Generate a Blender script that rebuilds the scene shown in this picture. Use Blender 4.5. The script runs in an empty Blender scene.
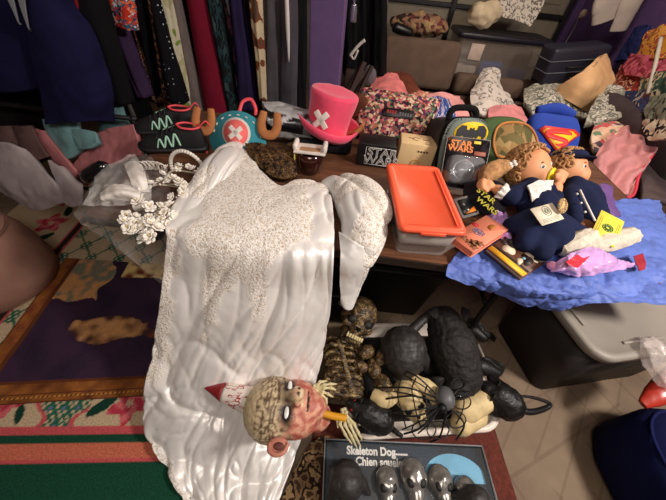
import bpy, bmesh, math, random
from mathutils import Vector, Matrix, Euler, noise
R = math.radians
sc = bpy.context.scene
COL = sc.collection
random.seed(7)

# ------------------------------------------------------------------ camera, world, lights, exposure
FPX, PITCH, ROLL, CAMH = 290.0, R(46), R(6.4), 1.45
CF = Vector((0, math.cos(PITCH), -math.sin(PITCH)))
_u0 = Vector((0, math.sin(PITCH), math.cos(PITCH)))
CR = Vector((1, 0, 0))*math.cos(ROLL) + _u0*math.sin(ROLL)
CU = Vector((-1, 0, 0))*math.sin(ROLL) + _u0*math.cos(ROLL)
CO = Vector((0, 0, CAMH))
cam = bpy.data.objects.new('camera', bpy.data.cameras.new('camera'))
COL.objects.link(cam)
cam.matrix_world = Matrix(((CR.x, CU.x, -CF.x, CO.x), (CR.y, CU.y, -CF.y, CO.y), (CR.z, CU.z, -CF.z, CO.z), (0, 0, 0, 1)))
cam.data.sensor_width = 36
cam.data.lens = FPX/666*36
cam.data.clip_start = .02
sc.camera = cam

world = bpy.data.worlds.new('world'); sc.world = world
world.use_nodes = True
bg = world.node_tree.nodes['Background']
bg.inputs[0].default_value = (1, .93, .88, 1); bg.inputs[1].default_value = .10

def area(name, loc, target, size, power, color):
    l = bpy.data.lights.new(name, 'AREA'); l.shape = 'DISK'; l.size = size; l.energy = power; l.color = color
    o = bpy.data.objects.new(name, l); COL.objects.link(o); o.location = loc
    o.rotation_euler = (Vector(target)-Vector(loc)).to_track_quat('-Z', 'Y').to_euler()
    return o
area('ceiling_lamp_light', (1.85, .05, 2.25), (.3, .6, .4), .35, 62, (1, .92, .85))
area('left_fill_light', (-.15, -.35, 2.4), (-.3, .6, .4), 1.0, 27, (1, .91, .83))  # added fill without a visible source, lifts the darker left side
area('rear_fill_light', (1.4, 2.4, 2.42), (1.4, 2.8, 0), .5, 32, (1, .84, .70))  # added fill without a visible source, brightens the sofa and back of the room
sc.view_settings.view_transform = 'Standard'
sc.view_settings.look = 'None'
sc.view_settings.exposure = -0.12
sc.view_settings.gamma = 1.0
sc.view_settings.use_curve_mapping = False

# ------------------------------------------------------------------ placing helpers (points in the room along a line of sight)
def _ray(px, py):
    return CF*FPX + CR*(px-333) + CU*(250-py)
def P(px, py, z):
    d = _ray(px, py); return CO + d*((z-CO.z)/d.z)
def PY(px, py, y):
    d = _ray(px, py); return CO + d*((y-CO.y)/d.y)
def PX(px, py, x):
    d = _ray(px, py); return CO + d*((x-CO.x)/d.x)
def S(c):      # sRGB 0-255 -> linear
    return tuple(((v/255)/12.92 if v/255 <= .04045 else ((v/255+.055)/1.055)**2.4) for v in c[:3])
def lerp(a, b, t): return a+(b-a)*t
def cl(x, a=0., b=1.): return max(a, min(b, x))
def nz(p, s=1., o=0): return noise.noise(Vector((p[0]*s+o*7.3, p[1]*s-o*3.1, p[2]*s+o*5.7)))
def ridge(p, s, o=0): return 1-2*abs(nz(p, s, o))

# ------------------------------------------------------------------ materials
MATS = {}
def nodes_of(m):
    m.use_nodes = True; nt = m.node_tree; return nt, nt.nodes['Principled BSDF']
def N(nt, t, **kw):
    n = nt.nodes.new(t)
    for k, v in kw.items():
        if k.startswith('i_'): n.inputs[k[2:].replace('_', ' ')].default_value = v
        else: setattr(n, k, v)
    return n
def bump(nt, b, src, strength, dist=.003):
    n = N(nt, 'ShaderNodeBump'); n.inputs['Strength'].default_value = strength; n.inputs['Distance'].default_value = dist
    nt.links.new(src, n.inputs['Height']); nt.links.new(n.outputs[0], b.inputs['Normal'])
def mat(name, c, rough=.7, metal=0, var=.15, vs=14, bs=0, bscale=200, sheen=0, spec=.5, coat=0, trans=0, alpha=1, ior=1.45):
    if name in MATS: return MATS[name]
    m = bpy.data.materials.new(name); MATS[name] = m
    nt, b = nodes_of(m); c = S(c)
    tc = N(nt, 'ShaderNodeTexCoord')
    n = N(nt, 'ShaderNodeTexNoise'); n.inputs['Scale'].default_value = vs; n.inputs['Detail'].default_value = 5
    nt.links.new(tc.outputs['Object'], n.inputs['Vector'])
    r = N(nt, 'ShaderNodeValToRGB')
    r.color_ramp.elements[0].position = .3; r.color_ramp.elements[1].position = .7
    r.color_ramp.elements[0].color = (*[v*(1-var) for v in c], 1); r.color_ramp.elements[1].color = (*[min(1, v*(1+var)) for v in c], 1)
    nt.links.new(n.outputs[0], r.inputs[0]); nt.links.new(r.outputs[0], b.inputs['Base Color'])
    b.inputs['Roughness'].default_value = rough; b.inputs['Metallic'].default_value = metal
    b.inputs['Specular IOR Level'].default_value = spec; b.inputs['Sheen Weight'].default_value = sheen
    b.inputs['Coat Weight'].default_value = coat; b.inputs['Transmission Weight'].default_value = trans
    b.inputs['Alpha'].default_value = alpha; b.inputs['IOR'].default_value = ior
    if bs:
        n2 = N(nt, 'ShaderNodeTexNoise'); n2.inputs['Scale'].default_value = bscale; n2.inputs['Detail'].default_value = 3
        nt.links.new(tc.outputs['Object'], n2.inputs['Vector']); bump(nt, b, n2.outputs[0], bs)
    return m
def cloth(name, c, var=.22, rough=.9, bs=.25): return mat(name, c, rough=rough, var=var, vs=9, bs=bs, bscale=380, spec=.15)
def plastic(name, c, rough=.35, var=.05, coat=0): return mat(name, c, rough=rough, var=var, vs=5, coat=coat)
def ramp_mat(name, cols, kind='voronoi', scale=20, rough=.85, stretch=(1, 1, 1), bs=.15, detail=2, spec=.2, warp=0):
    """cloth with a printed pattern: colours picked in hard-edged patches"""
    if name in MATS: return MATS[name]
    m = bpy.data.materials.new(name); MATS[name] = m
    nt, b = nodes_of(m)
    tc = N(nt, 'ShaderNodeTexCoord'); mp = N(nt, 'ShaderNodeMapping'); mp.inputs['Scale'].default_value = stretch
    nt.links.new(tc.outputs['Object'], mp.inputs[0]); src = mp.outputs[0]
    if warp:
        nn = N(nt, 'ShaderNodeTexNoise'); nn.inputs['Scale'].default_value = scale*.8; nt.links.new(src, nn.inputs['Vector'])
        ad = N(nt, 'ShaderNodeMixRGB'); ad.blend_type = 'LINEAR_LIGHT'; ad.inputs[0].default_value = warp
        nt.links.new(src, ad.inputs[1]); nt.links.new(nn.outputs['Color'], ad.inputs[2]); src = ad.outputs[0]
    r = N(nt, 'ShaderNodeValToRGB'); r.color_ramp.interpolation = 'CONSTANT'
    el = r.color_ramp.elements
    k = len(cols)
    while len(el) < k: el.new(.5)
    for i, c in enumerate(cols):
        pos = i/k if kind == 'voronoi' else .34+.34*i/k
        el[i].position = 0 if i == 0 else pos; el[i].color = (*S(c), 1)
    if kind == 'voronoi':
        t = N(nt, 'ShaderNodeTexVoronoi'); t.inputs['Scale'].default_value = scale; nt.links.new(src, t.inputs['Vector'])
        sp = N(nt, 'ShaderNodeSeparateColor'); nt.links.new(t.outputs['Color'], sp.inputs[0]); f = sp.outputs[0]
    else:
        t = N(nt, 'ShaderNodeTexNoise'); t.inputs['Scale'].default_value = scale; t.inputs['Detail'].default_value = detail
        nt.links.new(src, t.inputs['Vector']); f = t.outputs[0]
    nt.links.new(f, r.inputs[0]); nt.links.new(r.outputs[0], b.inputs['Base Color'])
    b.inputs['Roughness'].default_value = rough; b.inputs['Specular IOR Level'].default_value = spec
    if bs:
        n2 = N(nt, 'ShaderNodeTexNoise'); n2.inputs['Scale'].default_value = 300
        nt.links.new(tc.outputs['Object'], n2.inputs['Vector']); bump(nt, b, n2.outputs[0], bs)
    return m
def dot_mat(name, base, dot, scale, size, rnd=.4, rough=.85):
    if name in MATS: return MATS[name]
    m = bpy.data.materials.new(name); MATS[name] = m
    nt, b = nodes_of(m); tc = N(nt, 'ShaderNodeTexCoord')
    t = N(nt, 'ShaderNodeTexVoronoi'); t.inputs['Scale'].default_value = scale; t.inputs['Randomness'].default_value = rnd
    nt.links.new(tc.outputs['Object'], t.inputs['Vector'])
    r = N(nt, 'ShaderNodeValToRGB'); r.color_ramp.interpolation = 'CONSTANT'
    r.color_ramp.elements[0].color = (*S(dot), 1); r.color_ramp.elements[1].position = size; r.color_ramp.elements[1].color = (*S(base), 1)
    nt.links.new(t.outputs['Distance'], r.inputs[0]); nt.links.new(r.outputs[0], b.inputs['Base Color']); b.inputs['Roughness'].default_value = rough
    b.inputs['Specular IOR Level'].default_value = .2
    return m
def paint_mat(name, rough=.8, var=.2, vs=120, bs=.3, bscale=250, spec=.3, coat=0):
    if name in MATS: return MATS[name]
    m = bpy.data.materials.new(name); MATS[name] = m
    nt, b = nodes_of(m); tc = N(nt, 'ShaderNodeTexCoord')
    a = N(nt, 'ShaderNodeAttribute'); a.attribute_name = 'Col'
    n = N(nt, 'ShaderNodeTexNoise'); n.inputs['Scale'].default_value = vs; n.inputs['Detail'].default_value = 4
    nt.links.new(tc.outputs['Object'], n.inputs['Vector'])
    mr = N(nt, 'ShaderNodeMapRange'); mr.inputs['From Min'].default_value = .3; mr.inputs['From Max'].default_value = .7
    mr.inputs['To Min'].default_value = 1-var; mr.inputs['To Max'].default_value = 1+var
    nt.links.new(n.outputs[0], mr.inputs[0])
    mx = N(nt, 'ShaderNodeVectorMath', operation='SCALE'); nt.links.new(a.outputs['Color'], mx.inputs[0]); nt.links.new(mr.outputs[0], mx.inputs['Scale'])
    nt.links.new(mx.outputs[0], b.inputs['Base Color'])
    b.inputs['Roughness'].default_value = rough; b.inputs['Specular IOR Level'].default_value = spec; b.inputs['Coat Weight'].default_value = coat
    if bs:
        n2 = N(nt, 'ShaderNodeTexNoise'); n2.inputs['Scale'].default_value = bscale; nt.links.new(tc.outputs['Object'], n2.inputs['Vector'])
        bump(nt, b, n2.outputs[0], bs)
    return m
def sheer(name, c, op, rough=.5):
    """net or thin clear plastic: mostly see-through, the rest its own colour"""
    if name in MATS: return MATS[name]
    m = bpy.data.materials.new(name); MATS[name] = m
    nt, b = nodes_of(m); tc = N(nt, 'ShaderNodeTexCoord')
    b.inputs['Base Color'].default_value = (*S(c), 1); b.inputs['Roughness'].default_value = rough
    n = N(nt, 'ShaderNodeTexNoise'); n.inputs['Scale'].default_value = 25
    nt.links.new(tc.outputs['Object'], n.inputs['Vector'])
    mr = N(nt, 'ShaderNodeMapRange'); mr.inputs['From Min'].default_value = .3; mr.inputs['From Max'].default_value = .7
    mr.inputs['To Min'].default_value = op*.65; mr.inputs['To Max'].default_value = min(1, op*1.35)
    nt.links.new(n.outputs[0], mr.inputs[0]); nt.links.new(mr.outputs[0], b.inputs['Alpha'])
    return m

# ------------------------------------------------------------------ objects
def tag(o, label=None, cat=None, group=None, kind=None):
    if label: o['label'] = label
    if cat: o['category'] = cat
    if group: o['group'] = group
    if kind: o['kind'] = kind
    return o
def thing(name, label, cat, loc, group=None, rot=(0, 0, 0)):
    o = bpy.data.objects.new(name, None); COL.objects.link(o); o.empty_display_size = .05
    o.location = Vector(loc); o.rotation_euler = rot
    return tag(o, label, cat, group)
def root_of(p):
    while p.parent: p = p.parent
    return p
def mk(name, verts, faces, m, parent=None, smooth=True, cols=None, world=True, fm=None):
    """link ONE mesh; verts in room coordinates (world) or already local to the parent thing"""
    vs = [Vector(v) for v in verts]
    loc = Vector((0, 0, 0))
    if parent is None:
        lo = Vector([min(v[i] for v in vs) for i in range(3)]); hi = Vector([max(v[i] for v in vs) for i in range(3)])
        loc = Vector(((lo.x+hi.x)/2, (lo.y+hi.y)/2, lo.z))
    elif world:
        r = root_of(parent); loc0 = r.location
        rm = r.rotation_euler.to_matrix().inverted()
        vs = [rm @ (v-loc0) for v in vs]
    me = bpy.data.meshes.new(name)
    me.from_pydata([v-loc for v in vs] if parent is None else vs, [], faces)
    ms = m if isinstance(m, (list, tuple)) else [m]
    for x in ms: me.materials.append(x)
    if fm: me.polygons.foreach_set('material_index', fm)
    if smooth: me.polygons.foreach_set('use_smooth', [True]*len(me.polygons))
    if cols:
        at = me.color_attributes.new('Col', 'FLOAT_COLOR', 'POINT')
        at.data.foreach_set('color', [c for v in cols for c in (v[0], v[1], v[2], 1)])
    me.update()
    o = bpy.data.objects.new(name, me); COL.objects.link(o)
    if parent is None: o.location = loc
    else: o.parent = parent
    return o
def bm_out(bm):
    bmesh.ops.recalc_face_normals(bm, faces=bm.faces)
    bm.verts.ensure_lookup_table()
    v = [x.co.copy() for x in bm.verts]; f = [[y.index for y in x.verts] for x in bm.faces]
    bm.free(); return v, f
def merge(*vfs):
    V, F = [], []
    for v, f in vfs:
        k = len(V); V += list(v); F += [[i+k for i in x] for x in f]
    return V, F
def xf(vf, loc=(0, 0, 0), rot=(0, 0, 0), s=1):
    m = Matrix.Translation(Vector(loc)) @ Euler(rot).to_matrix().to_4x4()
    if isinstance(s, (int, float)): s = (s, s, s)
    return [m @ Vector((v[0]*s[0], v[1]*s[1], v[2]*s[2])) for v in vf[0]], vf[1]
def box(c, s, bev=.004, rot=(0, 0, 0), seg=2, taper=1.0):
    bm = bmesh.new(); bmesh.ops.create_cube(bm, size=1)
    for v in bm.verts:
        k = taper if v.co.z < 0 else 1
        v.co = Vector((v.co.x*s[0]*k, v.co.y*s[1]*k, v.co.z*s[2]))
    if bev: bmesh.ops.bevel(bm, geom=bm.edges[:], offset=min(bev, min(s)*.45), segments=seg, affect='EDGES', profile=.5)
    return xf(bm_out(bm), c, rot)
def prism(pts, h, z0=0, bev=0):
    """flat outline pts (x, y) pulled up by h"""
    bm = bmesh.new(); vs = [bm.verts.new((p[0], p[1], z0)) for p in pts]; f = bm.faces.new(vs)
    r = bmesh.ops.extrude_face_region(bm, geom=[f])
    bmesh.ops.translate(bm, vec=(0, 0, h), verts=[e for e in r['geom'] if isinstance(e, bmesh.types.BMVert)])
    bmesh.ops.recalc_face_normals(bm, faces=bm.faces)
    if bev: bmesh.ops.bevel(bm, geom=[e for e in bm.edges], offset=bev, segments=2, affect='EDGES')
    return bm_out(bm)
def rrect(w, d, r, n=6):
    out = []
    for cx, cy, a in ((w/2-r, d/2-r, 0), (-w/2+r, d/2-r, 90), (-w/2+r, -d/2+r, 180), (w/2-r, -d/2+r, 270)):
        for i in range(n+1):
            t = R(a+90*i/n); out.append((cx+r*math.cos(t), cy+r*math.sin(t)))
    return out
def loft(rings, cap0=True, cap1=True):
    n = len(rings[0]); V = [Vector(p) for r in rings for p in r]; F = []
    for i in range(len(rings)-1):
        for j in range(n):
            a = i*n+j; b = i*n+(j+1) % n; F.append([a, b, b+n, a+n])
    if cap0: F.append(list(range(n))[::-1])
    if cap1: F.append([(len(rings)-1)*n+j for j in range(n)])
    return V, F
def lathe(prof, n=24, cap0=True, cap1=True):
    return loft([[(r*math.cos(2*math.pi*j/n), r*math.sin(2*math.pi*j/n), z) for j in range(n)] for r, z in prof], cap0, cap1)
def cr(p, t):
    """Catmull-Rom through points p, t in 0..1"""
    n = len(p)-1; x = cl(t)*n; i = min(int(x), n-1); f = x-i
    a, b, c, d = p[max(i-1, 0)], p[i], p[i+1], p[min(i+2, n)]
    return b*1.0 + (c-a)*(.5*f) + (a*2.0-b*5.0+c*4.0-d)*(.5*f*f) + (b*3.0-a-c*3.0+d)*(.5*f*f*f)
def tube(path, r, n=8, steps=None, closed=False, flat=1.0, up=None, fold=0, folds=7, seed=0):
    """round (or flattened / folded) tube along a smooth path; r number or list"""
    pts = [Vector(p) for p in path]; steps = steps or max(6, 5*(len(pts)-1))
    if closed: pts = pts+[pts[0]]
    rs = r if isinstance(r, (list, tuple)) else [r]
    rings = []; pn = None
    cnt = steps if closed else steps+1
    for i in range(cnt):
        t = i/steps; p = cr(pts, t); d = (cr(pts, min(1, t+.01))-cr(pts, max(0, t-.01))).normalized()
        if pn is None:
            ref = Vector(up) if up else (Vector((0, 0, 1)) if abs(d.z) < .9 else Vector((1, 0, 0)))
            pn = (ref - d*ref.dot(d)).normalized()
        else: pn = (pn - d*pn.dot(d)).normalized()
        q = d.cross(pn)
        rr = cr(rs, t) if len(rs) > 1 else rs[0]
        ring = []
        for j in range(n):
            a = 2*math.pi*j/n
            k = 1+fold*math.sin(folds*a+seed+2.5*nz(p, 4, seed))+fold*.7*nz((math.cos(a)*2, math.sin(a)*2, t*6), 1.3, seed) if fold else 1
            ring.append(p + (pn*math.sin(a)*flat + q*math.cos(a))*rr*k)
        rings.append(ring)
    if closed:
        V, F = loft(rings, False, False); m = len(rings); k0 = (m-1)*n
        for j in range(n): F.append([k0+j, k0+(j+1) % n, (j+1) % n, j])
        return V, F
    return loft(rings)
def ball(c, r, seg=16, rings=10, rot=(0, 0, 0)):
    if isinstance(r, (int, float)): r = (r, r, r)
    bm = bmesh.new(); bmesh.ops.create_uvsphere(bm, u_segments=seg, v_segments=rings, radius=1)
    return xf(bm_out(bm), c, rot, r)
def rough_up(vf, amp, s, seed=0, rid=False):
    v, f = vf
    me = bmesh.new(); vs = [me.verts.new(p) for p in v]
    for x in f:
        try: me.faces.new([vs[i] for i in x])
        except ValueError: pass
    me.normal_update()
    out = [p.co + p.normal*amp*((ridge(p.co, s, seed) if rid else nz(p.co, s, seed)) + .5*nz(p.co, s*2.3, seed+1)) for p in vs]
    me.free(); return out, f
def blob(c, r, amp=.01, s=20, seed=0, sub=4, rot=(0, 0, 0)):
    if isinstance(r, (int, float)): r = (r, r, r)
    bm = bmesh.new(); bmesh.ops.create_icosphere(bm, subdivisions=sub, radius=1)
    return rough_up(xf(bm_out(bm), c, rot, r), amp, s, seed)
def capsule(p0, p1, r0, r1, n=12):
    p0, p1 = Vector(p0), Vector(p1); d = (p1-p0).normalized()
    a = d.orthogonal().normalized(); b = d.cross(a); rings = []
    def ring(c, r): return [c+(a*math.cos(2*math.pi*j/n)+b*math.sin(2*math.pi*j/n))*r for j in range(n)]
    for k in range(1, 5): t = R(90-90*k/4); rings.append(ring(p0-d*r0*math.sin(t), r0*math.cos(t)))
    for k in range(0, 4): t = R(90*k/4); rings.append(ring(p1+d*r1*math.sin(t), r1*math.cos(t)))
    return loft(rings)
def organic(name, bits, m, voxel=.006, smooth=5, parent=None, amp=0, s=30, seed=0, paint=None, world=True):
    """one continuous body grown from overlapping capsules and balls"""
    V, F = merge(*bits)
    me = bpy.data.meshes.new('tmp'); me.from_pydata([Vector(v) for v in V], [], F)
    bm = bmesh.new(); bm.from_mesh(me); bmesh.ops.recalc_face_normals(bm, faces=bm.faces); bm.to_mesh(me); bm.free()
    o = bpy.data.objects.new('tmp', me); COL.objects.link(o)
    md = o.modifiers.new('r', 'REMESH'); md.mode = 'VOXEL'; md.voxel_size = voxel
    dg = bpy.context.evaluated_depsgraph_get(); ev = o.evaluated_get(dg); m2 = bpy.data.meshes.new_from_object(ev)
    bpy.data.objects.remove(o); bpy.data.meshes.remove(me)
    bm = bmesh.new(); bm.from_mesh(m2); bpy.data.meshes.remove(m2)
    for _ in range(smooth): bmesh.ops.smooth_vert(bm, verts=bm.verts, factor=.5, use_axis_x=True, use_axis_y=True, use_axis_z=True)
    vf = bm_out(bm)
    if amp: vf = rough_up(vf, amp, s, seed)
    cols = [paint(p) for p in vf[0]] if paint else None
    return mk(name, vf[0], vf[1], m, parent, cols=cols, world=world)
def sheet_vf(rows, nu=40, nv=40, thick=.004, wr=.008, ws=9, seed=0, disp=None, paint=None, rid=.5):
    """cloth / paper surface through rows of room points, with creases and a real thickness"""
    rows = [[Vector(p) for p in r] for r in rows]; G = []
    for j in range(nv+1):
        v = j/nv
        line = [None]*(nu+1)
        for i in range(nu+1):
            u = i/nu; line[i] = cr([cr(r, u) for r in rows], v)
        G.append(line)
    def nrm(i, j):
        a = G[j][min(i+1, nu)]-G[j][max(i-1, 0)]; b = G[min(j+1, nv)][i]-G[max(j-1, 0)][i]
        n = a.cross(b); return n.normalized() if n.length > 1e-12 else Vector((0, 0, 1))
    top, bot, cols = [], [], []
    for j in range(nv+1):
        for i in range(nu+1):
            p = G[j][i]; n = nrm(i, j); u, v = i/nu, j/nv
            d = wr*(rid*ridge(p, ws, seed)+(1-rid)*nz(p, ws*.6, seed+3)+.4*ridge(p, ws*2.4, seed+5)*rid) if wr else 0
            if disp: d += disp(u, v, p)
            top.append(p+n*d); bot.append(p+n*(d-thick))
            if paint: cols.append(paint(u, v, p))
    w = nu+1; k = len(top); F = []
    for j in range(nv):
        for i in range(nu):
            a = j*w+i; F.append([a, a+1, a+1+w, a+w]); F.append([k+a, k+a+w, k+a+1+w, k+a+1])
    for i in range(nu):
        F.append([i, k+i, k+i+1, i+1]); a = nv*w+i; F.append([a, a+1, k+a+1, k+a])
    for j in range(nv):
        a = j*w; F.append([a, a+w, k+a+w, k+a]); a = j*w+nu; F.append([a, k+a, k+a+w, a+w])
    return top+bot, F, (cols+cols if paint else None)
def sheet(name, rows, m, parent=None, **kw):
    v, f, c = sheet_vf(rows, **kw); return mk(name, v, f, m, parent, cols=c)
def text(body, size, m, name, parent, loc, rot=(0, 0, 0), ext=.0006, sx=1.0, align='CENTER', shear=0, bold=0):
    cu = bpy.data.curves.new('t', 'FONT'); cu.body = body; cu.size = size; cu.extrude = ext; cu.align_x = align; cu.align_y = 'CENTER'; cu.shear = shear; cu.offset = bold; cu.resolution_u = 3
    o = bpy.data.objects.new('t', cu); COL.objects.link(o)
    dg = bpy.context.evaluated_depsgraph_get(); me = bpy.data.meshes.new_from_object(o.evaluated_get(dg))
    bpy.data.objects.remove(o)
    bm = bmesh.new(); bm.from_mesh(me); bpy.data.meshes.remove(me); vf = bm_out(bm)
    vf = xf((vf[0], vf[1]), loc, rot, (sx, 1, 1))
    return mk(name, vf[0], vf[1], m, parent, smooth=False, world=False)
def kids(o): return [c for c in bpy.data.objects if c.parent == o]
def dup(o, loc=None, rot=None, label=None, parent=None):
    c = o.copy(); COL.objects.link(c)
    if parent: c.parent = parent
    for ch in kids(o): dup(ch, parent=c)
    if loc is not None: c.location = loc
    if rot is not None: c.rotation_euler = rot
    if label: c['label'] = label
    return c

# ------------------------------------------------------------------ the room
def struct(name, vf, m, smooth=False, cols=None):
    o = mk(name, vf[0], vf[1], m, None, smooth=smooth, cols=cols); o['kind'] = 'structure'; return o

def floor_mat():
    m = bpy.data.materials.new('scored_tan_floor'); nt, b = nodes_of(m); tc = N(nt, 'ShaderNodeTexCoord')
    n = N(nt, 'ShaderNodeTexNoise'); n.inputs['Scale'].default_value = 5; n.inputs['Detail'].default_value = 8
    nt.links.new(tc.outputs['Object'], n.inputs['Vector'])
    r = N(nt, 'ShaderNodeValToRGB'); r.color_ramp.elements[0].position = .3; r.color_ramp.elements[1].position = .72
    r.color_ramp.elements[0].color = (*S((112, 92, 74)), 1); r.color_ramp.elements[1].color = (*S((140, 119, 96)), 1)
    nt.links.new(n.outputs[0], r.inputs[0]); last = r.outputs[0]
    for ang, sc_, w in ((38, 2.6, .016), (-28, 2.2, .014), (62, 1.7, .012)):
        mp = N(nt, 'ShaderNodeMapping'); mp.inputs['Rotation'].default_value = (0, 0, R(ang)); nt.links.new(tc.outputs['Object'], mp.inputs[0])
        wv = N(nt, 'ShaderNodeTexWave'); wv.inputs['Scale'].default_value = sc_; wv.inputs['Distortion'].default_value = .5; wv.inputs['Detail Scale'].default_value = .6
        nt.links.new(mp.outputs[0], wv.inputs[0])
        lt = N(nt, 'ShaderNodeMath', operation='LESS_THAN'); lt.inputs[1].default_value = w; nt.links.new(wv.outputs[1], lt.inputs[0])
        ms = N(nt, 'ShaderNodeTexNoise'); ms.inputs['Scale'].default_value = 2.2; nt.links.new(mp.outputs[0], ms.inputs['Vector'])
        gt = N(nt, 'ShaderNodeMath', operation='GREATER_THAN'); gt.inputs[1].default_value = .42; nt.links.new(ms.outputs[0], gt.inputs[0])
        mu = N(nt, 'ShaderNodeMath', operation='MULTIPLY'); nt.links.new(lt.outputs[0], mu.inputs[0]); nt.links.new(gt.outputs[0], mu.inputs[1])
        m2 = N(nt, 'ShaderNodeMath', operation='MULTIPLY'); m2.inputs[1].default_value = .32; nt.links.new(mu.outputs[0], m2.inputs[0])
        mx = N(nt, 'ShaderNodeMixRGB'); mx.inputs[2].default_value = (*S((86, 60, 42)), 1)
        nt.links.new(m2.outputs[0], mx.inputs[0]); nt.links.new(last, mx.inputs[1]); last = mx.outputs[0]
    nt.links.new(last, b.inputs['Base Color']); b.inputs['Roughness'].default_value = .75
    n2 = N(nt, 'ShaderNodeTexNoise'); n2.inputs['Scale'].default_value = 120; nt.links.new(tc.outputs['Object'], n2.inputs['Vector'])
    bump(nt, b, n2.outputs[0], .25)
    return m
X0, X1, Y0, Y1, ZC = -2.9, 2.5, -1.5, 4.6, 2.45
struct('floor', box(((X0+X1)/2, (Y0+Y1)/2, -.05), (X1-X0+.2, Y1-Y0+.2, .1), 0), floor_mat())
m_ceil = mat('ceiling_paint', (205, 198, 188), .9); m_pw = mat('purple_wall_paint', (84, 60, 108), .8, var=.08, bs=.1, bscale=60)
m_dw = mat('grey_wall_paint', (120, 108, 104), .9)
struct('ceiling', box(((X0+X1)/2, (Y0+Y1)/2, ZC+.05), (X1-X0+.2, Y1-Y0+.2, .1), 0), m_ceil)
struct('wall_back', box(((X0+X1)/2, Y1+.06, ZC/2), (X1-X0+.2, .1, ZC), 0), m_dw)
struct('wall_right', box((X1+.05, (Y0+Y1)/2, ZC/2), (.1, Y1-Y0, ZC), 0), m_pw)
struct('wall_left', box((X0-.05, (Y0+Y1)/2, ZC/2), (.1, Y1-Y0, ZC), 0), m_dw)
struct('wall_front', box(((X0+X1)/2, Y0-.05, ZC/2), (X1-X0, .1, ZC), 0), m_dw)
# purple end of a partition wall, standing behind the table
a, b_ = PY(308, 0, 2.3), PY(346, 0, 2.3)
struct('wall_middle', box(((a.x+b_.x)/2+.005, 2.5, ZC/2), (b_.x-a.x-.015, .4, ZC-.01), .006), mat('purple_post_paint', (104, 78, 124), .75, var=.08, bs=.12, bscale=70))
# sectional garage door in the back wall: four wide panels with grooves, and its steel track
m_gd = mat('garage_door_paint', (142, 132, 116), .6, var=.08); m_tr = mat('track_steel', (52, 50, 54), .45, .6)
gd = []
for i in range(4):
    z = .02+i*.54
    gd.append(box((1.2, Y1-.01, z+.265), (2.36, .04, .515), .008))
    for k in range(4): gd.append(box((.33+k*.58, Y1-.034, z+.265), (.46, .012, .34), .005))
struct('door_1', merge(*gd), m_gd)
tr = [box((x, Y1-.075, 1.1), (.05, .03, 2.15), .004) for x in (1.09, 2.40)]
for i in range(1, 4): tr.append(box((1.2, Y1-.06, .02+i*.54-.012), (2.36, .03, .035), .004))
struct('trim_1', merge(*tr), m_tr)
struct('trim_2', box((2.46, Y1-.09, 1.2), (.07, .1, 2.4), .006), m_pw)

# ------------------------------------------------------------------ rug: floral hooked rug, stripes round a latticed field
ra = R(6.2); ru = Vector((math.cos(ra), math.sin(ra), 0)); rv = Vector((-math.sin(ra), math.cos(ra), 0)); ro = P(75, 431, 0)
def rl(p): d = p-ro; return d.dot(ru), d.dot(rv)
vs_ = [rl(P(75, y, 0))[1] for y in (431, 435, 443, 460, 463)]
ub = [rl(P(x, 280, 0))[0] for x in (29, 31.5, 38, 41)]
RC = {k: S(v) for k, v in dict(beige=(196, 172, 140), green=(28, 70, 52), salmon=(196, 108, 84), pink=(196, 84, 88), rose=(178, 58, 74), rose2=(206, 104, 108), dgreen=(28, 60, 48), band=(50, 44, 40), blue=(112, 116, 150), teal=(40, 100, 78)).items()}
def mixc(a, b, t): return tuple(a[i]*(1-t)+b[i]*t for i in range(3))
def flower(u, v, cu, cv, r, c, w=0):
    du, dv = u-cu, v-cv; d = math.hypot(du, dv); a = math.atan2(dv, du)
    rr = r*(.8+.22*math.cos(5*a+w))
    if d < rr*.22: return RC['beige']
    if d < rr: return mixc(RC['rose'], RC['rose2'], cl(.5+.9*math.sin(3*a+d*90+w)))
    return c
def leaf(u, v, cu, cv, r, ang, c, col='dgreen'):
    du, dv = u-cu, v-cv; x = du*math.cos(ang)+dv*math.sin(ang); y = -du*math.sin(ang)+dv*math.cos(ang)
    return RC[col] if (x/r)**2+(y/(r*.4))**2 < 1 else c
def lattice(u, v, s=.125, w=.007):
    a = (u+v*.8)/s; b = (u-v*.8)/s
    fa, fb = a-math.floor(a), b-math.floor(b); da, db = min(fa, 1-fa)*s, min(fb, 1-fb)*s
    if math.hypot(da-.016, db-.016) < .021 and math.hypot(da-.016, db-.016) > .009: return True
    return min(da, db) < w*.55
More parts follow.
